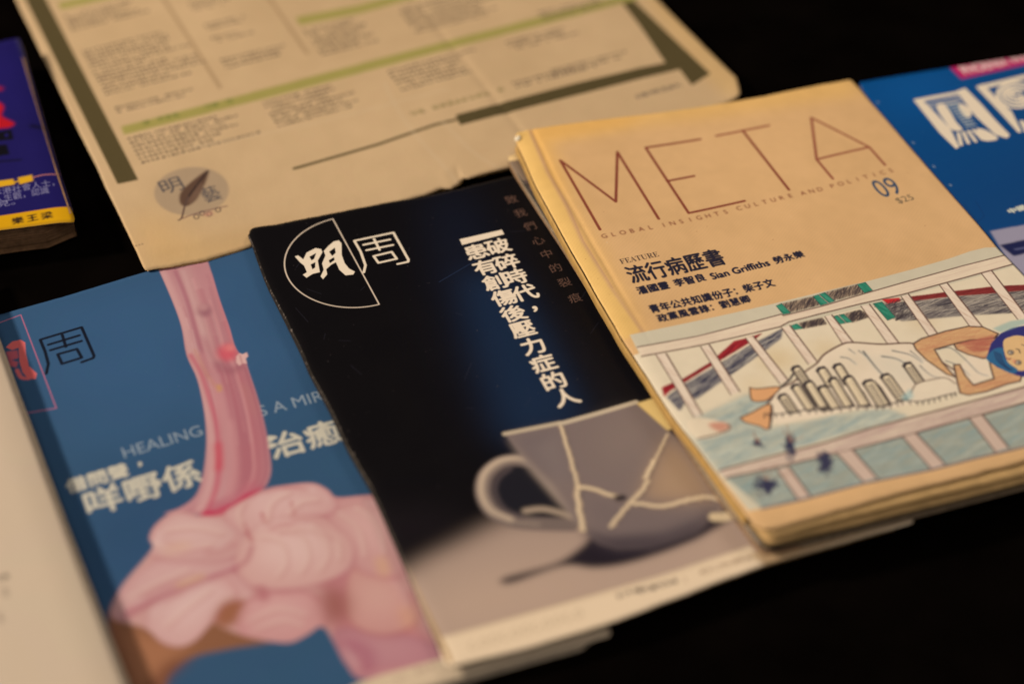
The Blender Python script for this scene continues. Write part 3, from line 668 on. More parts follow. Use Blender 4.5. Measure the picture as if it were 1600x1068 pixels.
    L = [(386, 361), (388, 370), (395, 386), (419, 447.5), (447, 500), (491, 595), (521, 650), (542, 700), (577, 757), (630, 875), (658, 945), (688, 1010), (699, 1042)]
    B = [(699, 1042), (830, 1010), (952, 974), (1192, 884), (1430, 815)]; Rr = [(912, 247), (1430, 815)]
    root = thing('magazine', U((820, 620), 0), .0066, 'black magazine with white Chinese title and a photo of a mended broken mug', 'magazine')
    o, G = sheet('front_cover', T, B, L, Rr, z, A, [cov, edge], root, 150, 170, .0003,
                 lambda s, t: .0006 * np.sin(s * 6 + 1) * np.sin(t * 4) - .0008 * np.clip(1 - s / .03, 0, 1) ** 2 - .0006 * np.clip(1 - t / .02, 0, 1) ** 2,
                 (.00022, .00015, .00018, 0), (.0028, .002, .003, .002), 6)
    block('page_block', ring(G), .0072, .0094, 4, page_cream, root, .0002, .0018)
    sheet('back_cover', list(G[0, ::8]), list(G[-1, ::8]), list(G[::8, 0]), list(G[::8, -1]), .0070, None, [edge], root, 40, 40, .0003, None, (0, 0, 0, 0), (.003, .002, .003, .002), 6, True)
make_dark()

# ================================================================== blue magazine with pink dough
def make_blue():
    z = .0040; A = Art(z, (0, 492), 26.0, -.04, -.04, .26, .30, 4600, (54, 84, 107), 1.12)
    A.fill([(0, 480), (400, 370), (500, 600), (100, 700)], (60, 94, 126), 90, .6); A.fill([(100, 800), (300, 700), (400, 900), (200, 1000)], (46, 74, 104), 80, .6)
    z8 = Z(230, 390, .412); z5 = Z(0, 400, .3183); z7 = Z(60, 580, .3125); zc = Z(0, 700, .4375)
    WT = (206, 192, 162)
    A.text('HEALING', *z7((432, 436), (826, 318), (416, 384)), (150, 158, 158), 0, alpha=.9)
    A.text('IS A MIRACLE', *z7((1090, 232), (1660, 82), (1074, 180)), (150, 158, 158), 0, alpha=.9)
    A.text('借問聲', *z7((152, 614), (458, 522), (128, 548)), WT, 1.3); A.char('，', z7((508, 466))[0], .007, WT, 1)
    A.text('咩嘢係', *z7((258, 730), (828, 556), (216, 606)), WT, 1.7)
    A.text('治癒', *z7((1178, 442), (1530, 344), (1146, 322)), WT, 1.7); A.line(z7((1120, 350), (1160, 340)), .003, WT); A.line(z7((1130, 380), (1165, 372)), .003, WT)
    # logo
    zhou(A, z5, ([(228, 578), (238, 530), (222, 470), (198, 411), (401, 350), (462, 490), (458, 502), (402, 522)], [(238, 436), (390, 390)], [(248, 463), (400, 418)], [(306, 388), (324, 446)], [(284, 483), (378, 457), (402, 500), (305, 530), (284, 483)]), .0015, (17, 20, 30))
    A.line(z5((-180, 388), (-70, 352), (102, 288), (277, 748), (140, 770), (40, 768)), .0006, (196, 104, 122), .85)
    RD = (226, 104, 96)
    A.fill(z5((28, 448), (60, 420), (100, 410), (124, 424), (128, 480), (142, 540), (182, 578), (176, 604), (140, 604), (112, 572), (96, 520), (92, 450), (60, 462)), RD)
    A.fill(z5((30, 470), (86, 462), (92, 500), (56, 512), (90, 520), (80, 548), (48, 540)), (200, 92, 96), 1, .9); A.line(z5((84, 560), (105, 596), (140, 602)), .002, RD, .9, 1, True)
    # stretched pink column
    Lc = z8((35, 55), (90, 180), (130, 290), (150, 400), (190, 490), (215, 600), (225, 700), (222, 780), (210, 860), (185, 930), (130, 975), (60, 1000))
    Rc = z8((340, 1010), (440, 905), (458, 880), (470, 830), (460, 740), (440, 640), (415, 550), (385, 460), (372, 420), (335, 372), (310, 290), (275, 190), (245, 90), (215, 0))
    col = cr(Lc, False, 5) + cr(Rc, False, 5)
    A.fill(col, (192, 132, 128), 1); A.setclip(col)
    A.fill(z8((100, 80), (160, 60), (230, 230), (300, 420), (240, 440), (180, 280)), (198, 146, 136), 7, .8)
    A.fill(z8((250, 440), (380, 450), (450, 700), (450, 880), (330, 940), (320, 700)), (180, 100, 104), 12, .75)
    A.fill(z8((340, 500), (400, 520), (430, 640), (400, 620)), (186, 122, 110), 8, .6)
    Rd = Rc[::-1]; La, Ra = samp(Lc, 24), samp(Rd, 24)
    for k in range(34):
        f0 = rng.uniform(.03, .97); i0 = rng.integers(0, 12); i1 = rng.integers(i0 + 7, 25); f1 = f0 + rng.normal(0, .06)
        fs = np.linspace(f0, f1, i1 - i0)[:, None]; pth = La[i0:i1] * (1 - fs) + Ra[i0:i1] * fs
        A.line([tuple(p) for p in pth], rng.uniform(.0006, .0022), [(218, 170, 158), (168, 98, 104), (206, 140, 134), (180, 112, 114)][k % 4], rng.uniform(.25, .6), rng.integers(1, 4), True)
    def strk(q, wd, c, al, sf): A.line(z8(*q), wd, c, al, sf, True)
    strk([(60, 90), (120, 230), (170, 400), (215, 560), (245, 720), (240, 880), (205, 980)], .0042, (212, 160, 148), .8, 5)
    strk([(105, 80), (150, 190), (190, 330), (235, 480)], .0022, (168, 96, 104), .8, 3)
    strk([(135, 80), (185, 230), (220, 340)], .0018, (210, 162, 150), .6, 3)
    strk([(165, 400), (205, 470), (235, 560), (262, 660), (272, 780), (262, 900), (225, 1000)], .0022, (196, 86, 98), .75, 3)
    strk([(205, 400), (250, 500), (300, 640), (330, 800), (310, 930)], .0040, (204, 140, 134), .75, 6)
    strk([(215, 330), (255, 420), (290, 520), (320, 640)], .0020, (172, 98, 106), .5, 5)
    strk([(180, 380), (230, 480), (262, 520)], .0014, (200, 136, 100), .5, 3); A.fill(z8((262, 515), (278, 510), (284, 535), (268, 540)), (206, 150, 80), 3, .8)
    strk([(268, 740), (272, 800), (270, 830)], .0036, (204, 60, 74), .6, 5)
    base_ = (z8((198, 1012), (215, 990), (260, 985), (330, 955), (370, 925), (450, 895), (400, 935), (330, 970), (300, 1000), (230, 1015)))
    strk([(255, 90), (290, 220), (330, 350)], .0024, (210, 120, 118), .7, 4)
    A.fill([(z8((218 + 26 * math.cos(a), 232 + 24 * math.sin(a)))[0]) for a in np.linspace(0, 6, 14)], (158, 100, 104), 5, .85)
    A.fill([(z8((212 + 20 * math.cos(a), 218 + 14 * math.sin(a)))[0]) for a in np.linspace(0, 6, 14)], (196, 140, 132), 4, .8)
    A.fill([(z8((305 + 38 * math.cos(a), 390 + 34 * math.sin(a)))[0]) for a in np.linspace(0, 6, 14)], (214, 84, 92), 7, .85)
    A.fill([(z8((315 + 20 * math.cos(a), 372 + 14 * math.sin(a)))[0]) for a in np.linspace(0, 6, 14)], (226, 130, 120), 5, .8)
    strk([(270, 430), (310, 462), (360, 440)], .0040, (158, 92, 98), .6, 6)
    A.setclip(None)
    A.fill(z8((338, 404), (350, 392), (362, 396), (378, 388), (383, 404), (374, 412), (378, 432), (362, 430), (350, 440), (338, 428)), (222, 172, 156), 1, 1)
    A.line(z8((352, 400), (360, 430)), .0008, (180, 110, 110), .6, 1)
    # dough
    dough = zc((535, 318), (560, 270), (630, 225), (720, 242), (820, 212), (940, 150), (1040, 130), (1120, 125), (1170, 148), (1205, 176), (1320, 168), (1380, 180), (1460, 400), (1540, 560), (1640, 760), (1320, 822), (1240, 770), (1195, 690), (1150, 632), (1090, 665), (1020, 690), (880, 668), (800, 640), (760, 620), (700, 680), (640, 704), (580, 690), (520, 640), (400, 600), (430, 500), (520, 390), (548, 350))
    arm = zc((385, 620), (440, 540), (560, 600), (700, 560), (800, 500), (900, 540), (900, 620), (980, 680), (820, 712), (690, 742), (610, 800), (570, 880), (460, 880))
    A.fill(arm, (142, 92, 62), 3, smooth=True); A.fill(zc((440, 640), (620, 700), (700, 700), (560, 800), (500, 860)), (176, 116, 78), 10, .7); A.fill(zc((600, 760), (700, 740), (620, 800), (560, 880), (520, 880)), (112, 62, 44), 10, .7)
    A.fill(dough, (204, 152, 138), 2, smooth=True); A.fill(base_, (196, 48, 78), 3, .95); A.fill(z8((215, 985), (240, 960), (300, 950), (400, 880), (440, 890), (360, 940), (280, 985)), (188, 84, 100), 8, .6); A.setclip(dough, True, 2)
    A.fill(zc((780, 540), (860, 520), (880, 560), (850, 610), (770, 640)), (160, 98, 66), 6, .95)
    def dsk(q, wd, c, al, sf): A.line(zc(*q), wd, c, al, sf, True)
    RS, HL = (184, 104, 106), (222, 176, 160)
    def lobe(poly, base=(207, 161, 141), hi=(219, 181, 157), lo=(182, 108, 102), ridge=7, seed=0):
        P0 = zc(*poly); pm = cr(P0, True, 5); g = np.random.default_rng(seed)
        A.setclip(dough, True, 1); A.fill([(x + 3, y + 5) for x, y in pm], lo, 6, .42)
        old = A.clip; A.setclip(pm, False, 2); A.clip = A.clip * old
        c = np.array(pm).mean(0); q = np.array(pm)
        A.fill(pm, base, 2, .95)
        A.fill([tuple(p) for p in (c + (-4, -9)) + (q - c) * .62], hi, 22, .7)
        n = len(pm)
        for k in range(ridge):
            f = .96 - k * .045 - g.random() * .1; a = int(n * (.05 + .25 * g.random())) + (n // 2 if seed % 3 == 0 else 0); L_ = int(n * g.uniform(.12, .3)); seg = [tuple(c + (-3, -5) + (q[(a + m_) % n] - c) * (f + .02 * math.sin(m_ * .5))) for m_ in range(L_)]
            A.line(seg, g.uniform(.001, .0026), [(190, 120, 116), (228, 190, 174), (200, 134, 126)][k % 3], g.uniform(.25, .5), 3 + k % 3)
        A.line([tuple(p) for p in c + (q - c) * .985], .0022, lo, .28, 5)
        A.setclip(dough, True, 1)
    A.fill(zc((1140, 460), (1300, 420), (1420, 560), (1640, 760), (1320, 830), (1200, 690)), (192, 122, 118), 10, .9)
    lobe([(1190, 650), (1300, 640), (1440, 660), (1600, 720), (1640, 790), (1320, 830), (1230, 770)], (184, 122, 122), (198, 140, 136), (158, 90, 98), 6, 3)
    lobe([(1250, 440), (1340, 420), (1440, 470), (1500, 580), (1440, 650), (1330, 660), (1240, 600)], (204, 146, 131), (212, 162, 142), (174, 92, 84), 6, 4)
    lobe([(1140, 200), (1210, 170), (1320, 160), (1420, 200), (1450, 420), (1380, 460), (1280, 430), (1220, 330)], (204, 148, 136), (218, 170, 154), (184, 108, 108), 9, 5)
    lobe([(420, 520), (520, 420), (640, 370), (780, 360), (860, 400), (840, 440), (700, 480), (540, 540), (430, 610), (395, 600)], (206, 156, 144), (218, 172, 158), (176, 98, 104), 8, 6)
    lobe([(520, 640), (540, 560), (640, 500), (800, 440), (880, 470), (900, 530), (800, 560), (740, 640), (660, 710), (570, 690)], (212, 164, 150), (228, 188, 172), (176, 98, 100), 7, 7)
    lobe([(840, 600), (900, 530), (1000, 500), (1130, 520), (1170, 600), (1120, 670), (1010, 700), (880, 680)], (206, 146, 136), (216, 166, 152), (176, 96, 96), 7, 8)
    lobe([(530, 310), (570, 260), (640, 222), (740, 240), (860, 270), (890, 330), (820, 390), (680, 400), (540, 380)], (208, 160, 146), (222, 180, 164), (184, 110, 110), 8, 9)
    lobe([(800, 230), (930, 150), (1040, 128), (1130, 128), (1200, 180), (1180, 230), (1060, 250), (930, 290), (870, 300)], (212, 162, 148), (226, 184, 168), (186, 110, 112), 9, 10)
    lobe([(860, 330), (940, 260), (1060, 235), (1180, 260), (1260, 340), (1250, 420), (1180, 470), (1040, 500), (900, 490), (840, 420)], (212, 162, 146), (228, 188, 170), (180, 104, 106), 12, 11)
    A.fill(zc((785, 560), (830, 530), (866, 550), (850, 610), (800, 650), (760, 640)), (158, 98, 68), 9, .85)
    A.fill(zc((1150, 500), (1200, 490), (1250, 540), (1240, 620), (1180, 630), (1150, 570)), (152, 88, 74), 14, .85)
    for q, wd, c, al, sf in (([(835, 430), (880, 400), (900, 350)], .0022, (176, 92, 98), .6, 3), ([(450, 590), (560, 540), (700, 480), (835, 430)], .0024, (178, 96, 104), .7, 4), ([(870, 270), (890, 312), (900, 330)], .0016, (180, 90, 92), .7, 2), ([(935, 232), (950, 266)], .0016, (184, 100, 98), .7, 2), ([(1040, 190), (1050, 232)], .0014, (186, 104, 100), .6, 2), ([(720, 456), (680, 470), (640, 486)], .003, (214, 168, 120), .6, 5),
                            ([(1360, 400), (1372, 440)], .005, (216, 166, 118), .6, 7), ([(600, 362), (660, 350)], .005, (218, 172, 134), .5, 8), ([(1450, 580), (1462, 620)], .006, (214, 156, 116), .6, 9), ([(1250, 700), (1310, 730), (1310, 790)], .006, (164, 84, 100), .5, 8), ([(930, 500), (945, 530)], .004, (172, 88, 92), .6, 5)):
        dsk(q, wd, c, al, sf)
    for q in ([(1000, 300), (1080, 310), (1110, 390), (1080, 450)], [(1060, 290), (1150, 310), (1180, 380), (1150, 440)], [(1120, 280), (1210, 330), (1220, 400)], [(940, 320), (1010, 340), (1030, 410), (1000, 460)], [(880, 300), (860, 240), (880, 200)], [(960, 270), (980, 200), (1040, 165)], [(1040, 240), (1080, 200), (1140, 190)],
              [(560, 350), (650, 370), (760, 350)], [(600, 300), (700, 290), (800, 310)], [(470, 540), (560, 490), (680, 440)], [(600, 640), (680, 570), (760, 510)], [(900, 620), (1000, 580), (1100, 600)], [(920, 650), (1020, 620), (1090, 640)], [(1220, 240), (1290, 300), (1310, 390)], [(1280, 220), (1360, 290), (1380, 380)]):
        dsk(q, .0020, (188, 122, 114), .42, 3); dsk([(x - 9, y - 9) for x, y in q], .0018, (230, 194, 170), .42, 3)
    A.line(dough[:12], .0025, (190, 120, 116), .5, 4, True)
    A.setclip(None)
    pass
    # white foot strip
    A.fill([(560, 1066), (600, 1052), (696, 1026), (980, 950), (1040, 1010), (700, 1100), (560, 1150), (440, 1130)], (217, 187, 147), 1)
    z9 = Z(600, 850, .4); A.marks(z9((566, 398))[0], .030, 1, .004, .0026, (54, 42, 38), .9, 0, 8); A.marks(z9((40, 520))[0], .016, 1, .004, .0026, (150, 110, 96), .6, 0, 9); A.marks(z9((690, 352))[0], .012, 1, .004, .0026, (54, 42, 38), .9, 0, 14)
    A.mottle(.05, .02, 31); A.specks(160, (150, 165, 175), 32, (.00005, .0002), .4)
    cov = mat('blue_cover', rough=.45, spec=.16, img=A.image('blue_cover_print'), bump=.12, bscale=500, rvar=.06)
    T = [(-150, 533), (0, 491), (100, 463), (250, 418), (420, 368), (560, 325)]
    L = [(-150, 533), (130, 1290)]; B = [(130, 1222), (560, 1103), (700, 1065), (958, 992)]; L[1] = B[0]
    Rr = [(560, 325), (958, 992)]
    root = thing('magazine', U((300, 700), 0), 0, 'blue magazine with a stretched pink dough picture, between the white page and the black magazine', 'magazine')
    o, G = sheet('front_cover', T, B, L, Rr, z, A, [cov, paper_edge], root, 90, 110, .0003, lambda s, t: .0004 * np.sin(s * 5) * np.sin(t * 5), (.00012, .00015, 0, 0), (0, .002, 0, .003), 7)
    block('page_block', ring(G), .0006, .0035, 5, paper_edge, root, .0003, .0006)
    sheet('back_cover', list(G[0, ::8]), list(G[-1, ::8]), list(G[::8, 0]), list(G[::8, -1]), .0005, None, [paper_edge], root, 30, 30, .0003, None, (0, 0, 0, 0), (0, .002, 0, .003), 7, True)
make_blue()

# ================================================================== newspaper
def make_news():
    z = .0066; A = Art(z, (225, 418), 28.2, -.05, -.46, .42, .04, 3000, (196, 160, 113), 1.0)
    A.mottle(.08, .05, 41, (1, 1.1, 1.3)); A.mottle(.05, .012, 42, (1, 1.1, 1.3))
    A.fill([(225, 430), (400, 395), (480, 350), (300, 380), (240, 330), (200, 340)], (204, 158, 94), 26, .6)
    A.fill([(1000, -20), (1060, 0), (1180, 130), (1150, 160), (1100, 120), (1020, 20)], (204, 160, 96), 14, .6)
    OL, LM, TX = (82, 68, 38), (158, 142, 72), (66, 54, 46)
    A.fill([(-102, -280), (38, -5), (184, 288), (216, 281), (70, -5), (-62, -280)], OL)
    A.fill([(712, 181), (780, 163), (900, 130), (1000, 105), (1040, 97), (1000, 40), (970, 2), (740, -280), (762, -290), (990, 0), (1110, 114), (1081, 132), (1062, 107), (1000, 122), (900, 149), (780, 181), (719, 197)], OL)
    A.line([(460, 262), (590, 226), (680, 196), (714, 188)], .0022, OL, .95)
    for u_, l_ in (([(189, 198), (500, 116), (650, 77), (900, 12), (990, -12)], [(194, 211), (500, 131), (650, 91), (900, 25), (998, -2)]), ([(462, 28), (560, 8), (720, -38)], [(468, 40), (566, 20), (726, -26)]), ([(90, 4), (160, -12), (300, -50)], [(95, 14), (166, -1), (306, -38)]), ([(-20, -160), (300, -235), (800, -360)], [(-14, -150), (306, -225), (806, -350)])):
        A.fill(u_ + l_[::-1], LM, 1)
    A.marks((222, 190), .018, 1, .003, .004, (110, 112, 50), .8, 0, 50); A.marks((318, 165), .014, 1, .003, .004, (110, 112, 50), .8, 0, 51)
    for a, b in (((256, 0), (344, 137)), ((422, 0), (480, 84)), ((150, -160), (256, 0)), ((310, -160), (422, 0))): A.line([a, b], .0022, (160, 126, 86), .8, 1)
    TXT = [((100, 24), .050, 5, 1), ((128, 80), .062, 13, 2), ((180, 168), .058, 2, 3), ((295, 6), .03, 3, 4), ((320, 40), .026, 2, 5), ((330, 60), .026, 2, 6), ((345, 94), .046, 3, 7),
           ((200, 216), .068, 7, 8), ((410, 160), .056, 7, 9), ((475, 48), .040, 8, 10), ((605, 112), .062, 6, 11), ((620, 14), .060, 8, 12), ((790, 66), .050, 3, 13), ((800, 130), .060, 2, 14), ((660, 175), .001, 1, 15),
           ((540, -20), .05, 4, 16), ((840, 20), .060, 3, 17), ((860, 110), .06, 2, 18), ((340, -30), .04, 4, 19), ((170, -20), .05, 4, 20), ((730, -20), .05, 5, 21)]
    for p, wd, rw, sd in TXT:
        A.marks(p, wd, rw, .0040, .0026, TX, .95, .4, 60 + sd)
    A.marks((640, 177), .058, 1, .003, .0042, (120, 106, 58), .75, 0, 90); A.marks((992, 148), .030, 1, .003, .0040, (84, 74, 66), .85, 0, 91)
    # quill emblem
    zq = Z(200, 250, .178)
    A.fill(zq(*[(558 + 328 * math.cos(a), 270 + 212 * math.sin(a) - 18 * math.cos(a)) for a in np.linspace(0, 6.28, 40)]), (166, 137, 103), 1, .95)
    A.text('明', *zq((322, 305), (508, 250), (262, 190)), (70, 66, 66), 0); A.text('藝', *zq((690, 375), (838, 330), (632, 248)), (70, 66, 66), 0)
    fe = zq((706, 84), (704, 120), (680, 190), (640, 270), (600, 340), (545, 388), (492, 402), (456, 372), (452, 310), (476, 262), (530, 208), (600, 150), (660, 105))
    A.fill(fe, (90, 64, 48), 1, smooth=True); A.fill(zq((640, 190), (660, 200), (620, 300), (560, 370), (520, 380), (560, 300)), (122, 92, 70), 3, .7)
    A.line(zq((700, 92), (600, 220), (530, 320), (498, 400)), .0011, (44, 32, 30), .9, 0, True); A.line(zq((530, 320), (498, 400), (472, 500), (445, 525)), .0010, (92, 68, 56), .95, 0, True)
    A.line(zq((470, 512), (600, 462), (740, 425), (870, 396)), .0010, (130, 96, 78), .85, 0, True)
    for c in ((600, 492), (650, 462), (712, 468), (790, 430)): A.line(zq(*[(c[0] + 22 * math.cos(a), c[1] + 20 * math.sin(a)) for a in np.linspace(0, 6.28, 12)]), .0008, (92, 72, 62), .8)
    A.fill(zq((650, 470), (740, 440), (745, 470), (690, 492)), (180, 120, 96), 2, .7)
    A.marks((211, 384), .004, 1, .003, .0015, (70, 56, 50), .7, 0, 95)
    A.specks(120, (120, 92, 60), 43, (.0001, .0004), .35)
    for q in ([(600, 130), (640, 200), (720, 290)], [(690, 190), (740, 240), (790, 270)], [(300, 230), (500, 190), (700, 140)]): A.line(q, .0012, (206, 176, 134), .4, 2, True)
    cov = mat('newsprint', rough=.85, spec=.15, img=A.image('newspaper_print'), bump=.5, bscale=600)
    e2 = mat('newsprint_edge', alb((206, 158, 92)), .9, .1, vary=.2, vscale=500)
    T = [(-120, -300), (601, -420)]
    B = [(226, 420), (270, 414), (318, 403), (388, 382), (460, 357), (540, 335), (600, 318), (625, 312.5), (664, 303), (682, 296), (691, 292.5), (705, 293.5), (712, 289), (717, 285), (722.5, 279.5), (730, 281), (745, 276.5), (761.5, 271), (793, 263), (900, 236), (1050, 190), (1158, 152)]
    L = [(-120, -300), (25, 0), (130, 219), (226, 420)]; Rr = [(601, -420), (1028, 0), (1090, 62), (1150, 121), (1158, 152)]
    root = thing('newspaper', U((600, 150), 0), .0042, 'yellowed newspaper page with olive borders and torn lower edge behind the magazines', 'newspaper')
    def disp(s, t):
        return .0007 * np.sin(s * 9 + t * 3) * np.sin(t * 7 + 1) + .0012 * np.exp(-(((s - 1) / .03) ** 2 + ((t - 1) / .03) ** 2)) - .0005 * np.exp(-((s - .62) / .006) ** 2) - .0012 * np.clip((t - .975) / .025, 0, 1) * (s < .5)
    o, G = sheet('front_page', T, B, L, Rr, z, A, [cov, e2], root, 240, 200, .0002, disp, (0, .0004, .00012, .0002), (0, 0, .001, .004), 11)
    for i, zz in enumerate((.0058, .0050, .0042)):
        k = .0006 * (i - .6); dnv = np.array([.47, -.88]) * k
        sheet('inner_page', list(G[0, ::12]), [p + dnv * .5 + (-.0004, .0026 if 90 < k_ * 6 < 200 else .0010) for k_, p in enumerate(G[-1, ::6])], list(G[::10, 0] + (.0009, .0004)), list(G[::10, -1] + (.0003 * i, 0)), zz, None, [e2], root, 160, 60, .0002,
              disp, (0, .0004, 0, .0002), (0, 0, .001, .004), 30 + i, True)
make_news()

# ================================================================== royal blue news weekly, right
def make_right():
    z = .0226; A = Art(z, (1340, 130), 18.5, -.03, -.03, .22, .20, 4200, (0, 64, 110), .9)
    A.fill([(1400, 300), (1700, 200), (1800, 400), (1560, 420)], (0, 56, 100), 90, .7); A.fill([(1340, 130), (1500, 90), (1500, 160), (1400, 190)], (4, 84, 140), 60, .5)
    z4 = Z(1150, 50, .28125); z3 = Z(1440, 60, .3747); WH = (222, 210, 196)
    A.fill(z4((1172, 184), (1600, 80), (1900, 0), (1960, 70), (1600, 182), (1252, 264)), (176, 28, 84), 1)
    A.text('PHOENIX WEEKLY', *z4((1278, 238), (1760, 122), (1238, 196)), (218, 180, 186), .6)
    A.fill(z4((985, 380), (1028, 372), (1110, 455), (1190, 538), (1240, 640), (1222, 652), (1130, 562)), WH); A.fill(z4((1222, 332), (1272, 313), (1360, 400), (1440, 490), (1522, 573), (1505, 592), (1440, 572), (1330, 470)), WH)
    A.fill(z4((985, 378), (1235, 332), (1240, 350), (1020, 392)), WH)
    A.line(z4((1060, 408), (1240, 368)), .0010, WH); A.line(z4((1075, 425), (1250, 385)), .0008, WH)
    A.fill(z4((1112, 420), (1150, 400), (1185, 438), (1222, 500), (1258, 545), (1205, 548), (1160, 500)), WH, 0, 1, True)
    A.fill(z4((1235, 402), (1265, 405), (1300, 432), (1308, 465), (1280, 478), (1245, 440)), WH, 0, 1, True)
    for k in range(9): A.line(z4((1172 + k * 13, 408 + k * 15), (1228 + k * 13, 396 + k * 15)), .0009, (190, 186, 188))
    for k in range(5): A.line(z4((1235 + k * 28, 566 - k * 6), (1250 + k * 40, 628 - k * 10)), .0022, WH)
    A.fill(z4((1335, 540), (1390, 548), (1455, 590), (1420, 606), (1370, 600)), WH, 0, 1, True)
    A.fill(z4((1332, 306), (1372, 290), (1440, 360), (1530, 440), (1588, 555), (1568, 560), (1470, 452)), WH); A.fill(z4((1335, 303), (1600, 238), (1800, 190), (1800, 214), (1600, 262), (1378, 318)), WH)
    for r in (22, 46, 70, 96): A.line(z4(*[(1560 + r * 1.1 * math.cos(a), 350 + r * .72 * math.sin(a)) for a in np.linspace(.3, 5.4, 24)]), .0024, WH, 1, 0, True)
    A.fill(z4((1700, 280), (1740, 268), (1880, 420), (1980, 520), (1900, 500), (1800, 420)), WH)
    for k in range(4): A.line(z4((1590 + k * 40, 500 - k * 10), (1620 + k * 44, 560 - k * 12)), .003, WH)
    A.text('中國', *z3((372, 732), (440, 712), (362, 712)), (196, 190, 196), .8)
    A.line(z3((175, 690), (235, 765), (262, 740), (225, 680)), .0004, (10, 40, 80), .7)
    A.fill(z3((286, 804), (427, 778), (800, 690), (1100, 1000), (480, 1068), (380, 960)), (146, 136, 144), 2)
    A.fill(z3((326, 862), (427, 840), (700, 780), (760, 830), (427, 898), (384, 908)), (22, 28, 64), 2); A.line(z3((390, 880), (470, 866)), .001, (110, 110, 140), .6, 2)
    A.specks(80, (120, 160, 190), 51, (.0001, .0002), .4)
    for k in range(4):
        t = rng.random(); q = (1352 + 190 * t, 140 + 215 * t); A.line([q, (q[0] + 3, q[1] + rng.uniform(-2, 3))], .0008, (170, 170, 170), .6)
    cov = mat('royal_blue_cover', rough=.45, spec=.16, img=A.image('royal_blue_print'), bump=.12, rvar=.05)
    eu = A.eu; ev = A.ev; o_ = A.o
    T = [o_ + eu * x for x in (-.004, .0, .1, .21)]; L = [o_ + eu * (-.004) + ev * y for y in (0, .1, .27)]; B = [o_ + eu * x + ev * .27 for x in (-.004, .21)]; Rr = [o_ + eu * .21 + ev * y for y in (0, .27)]
    T[0] = U((1341, 133), z); L[0] = T[0]
    root = thing('magazine', U((1600, 300), 0), .0006, 'royal blue magazine with big white Chinese title and pink banner, right of the cream one', 'magazine')
    o, G = sheet('front_cover', T, B, L, Rr, z, A, [cov, paper_edge], root, 60, 70, .0003, lambda s, t: .0004 * np.sin(s * 5 + 1) - .0006 * t, (.0001, 0, .0001, 0), (.002, .002, .002, .002), 12, True)
    # slides under META on its left side, so the wad below stays clear of the cream stack
    G2 = G.copy()
    rg = np.array([o_ + eu * .060 + ev * .002, o_ + eu * .208 + ev * .002, o_ + eu * .208 + ev * .07, o_ + eu * .15 + ev * .07])
    return root, G, A
_r = None
def finish_right():
    root, G, A = make_right()
    # keep the cover clear of the META cover: cut the sheet where META lies on it
    me = [c for c in root.children if c.name.startswith('front_cover')][0]
    # pages below: follow the right-hand side of META
    ed = [U(p, .0226) for p in ((1343, 137), (1560, 392), (1822, 668))]
    dirr = np.array([math.cos(math.radians(18.5)), math.sin(math.radians(18.5))])
    out = [ed[0] + dirr * .003, ed[0] + dirr * .2, ed[2] + dirr * .12, ed[2] + dirr * .006, ed[1] + dirr * .004]
    block('page_block', out, .0012, .0220, 16, page_cream, root, .0003, 0)
    sheet('back_cover', [out[0], out[1]], [out[3], out[2]], [out[0], out[4], out[3]], [out[1], out[2]], .0011, None, [page_brown], root, 10, 10, .0004, None, (0, 0, 0, 0), (0, 0, 0, 0), 3, True)
finish_right()

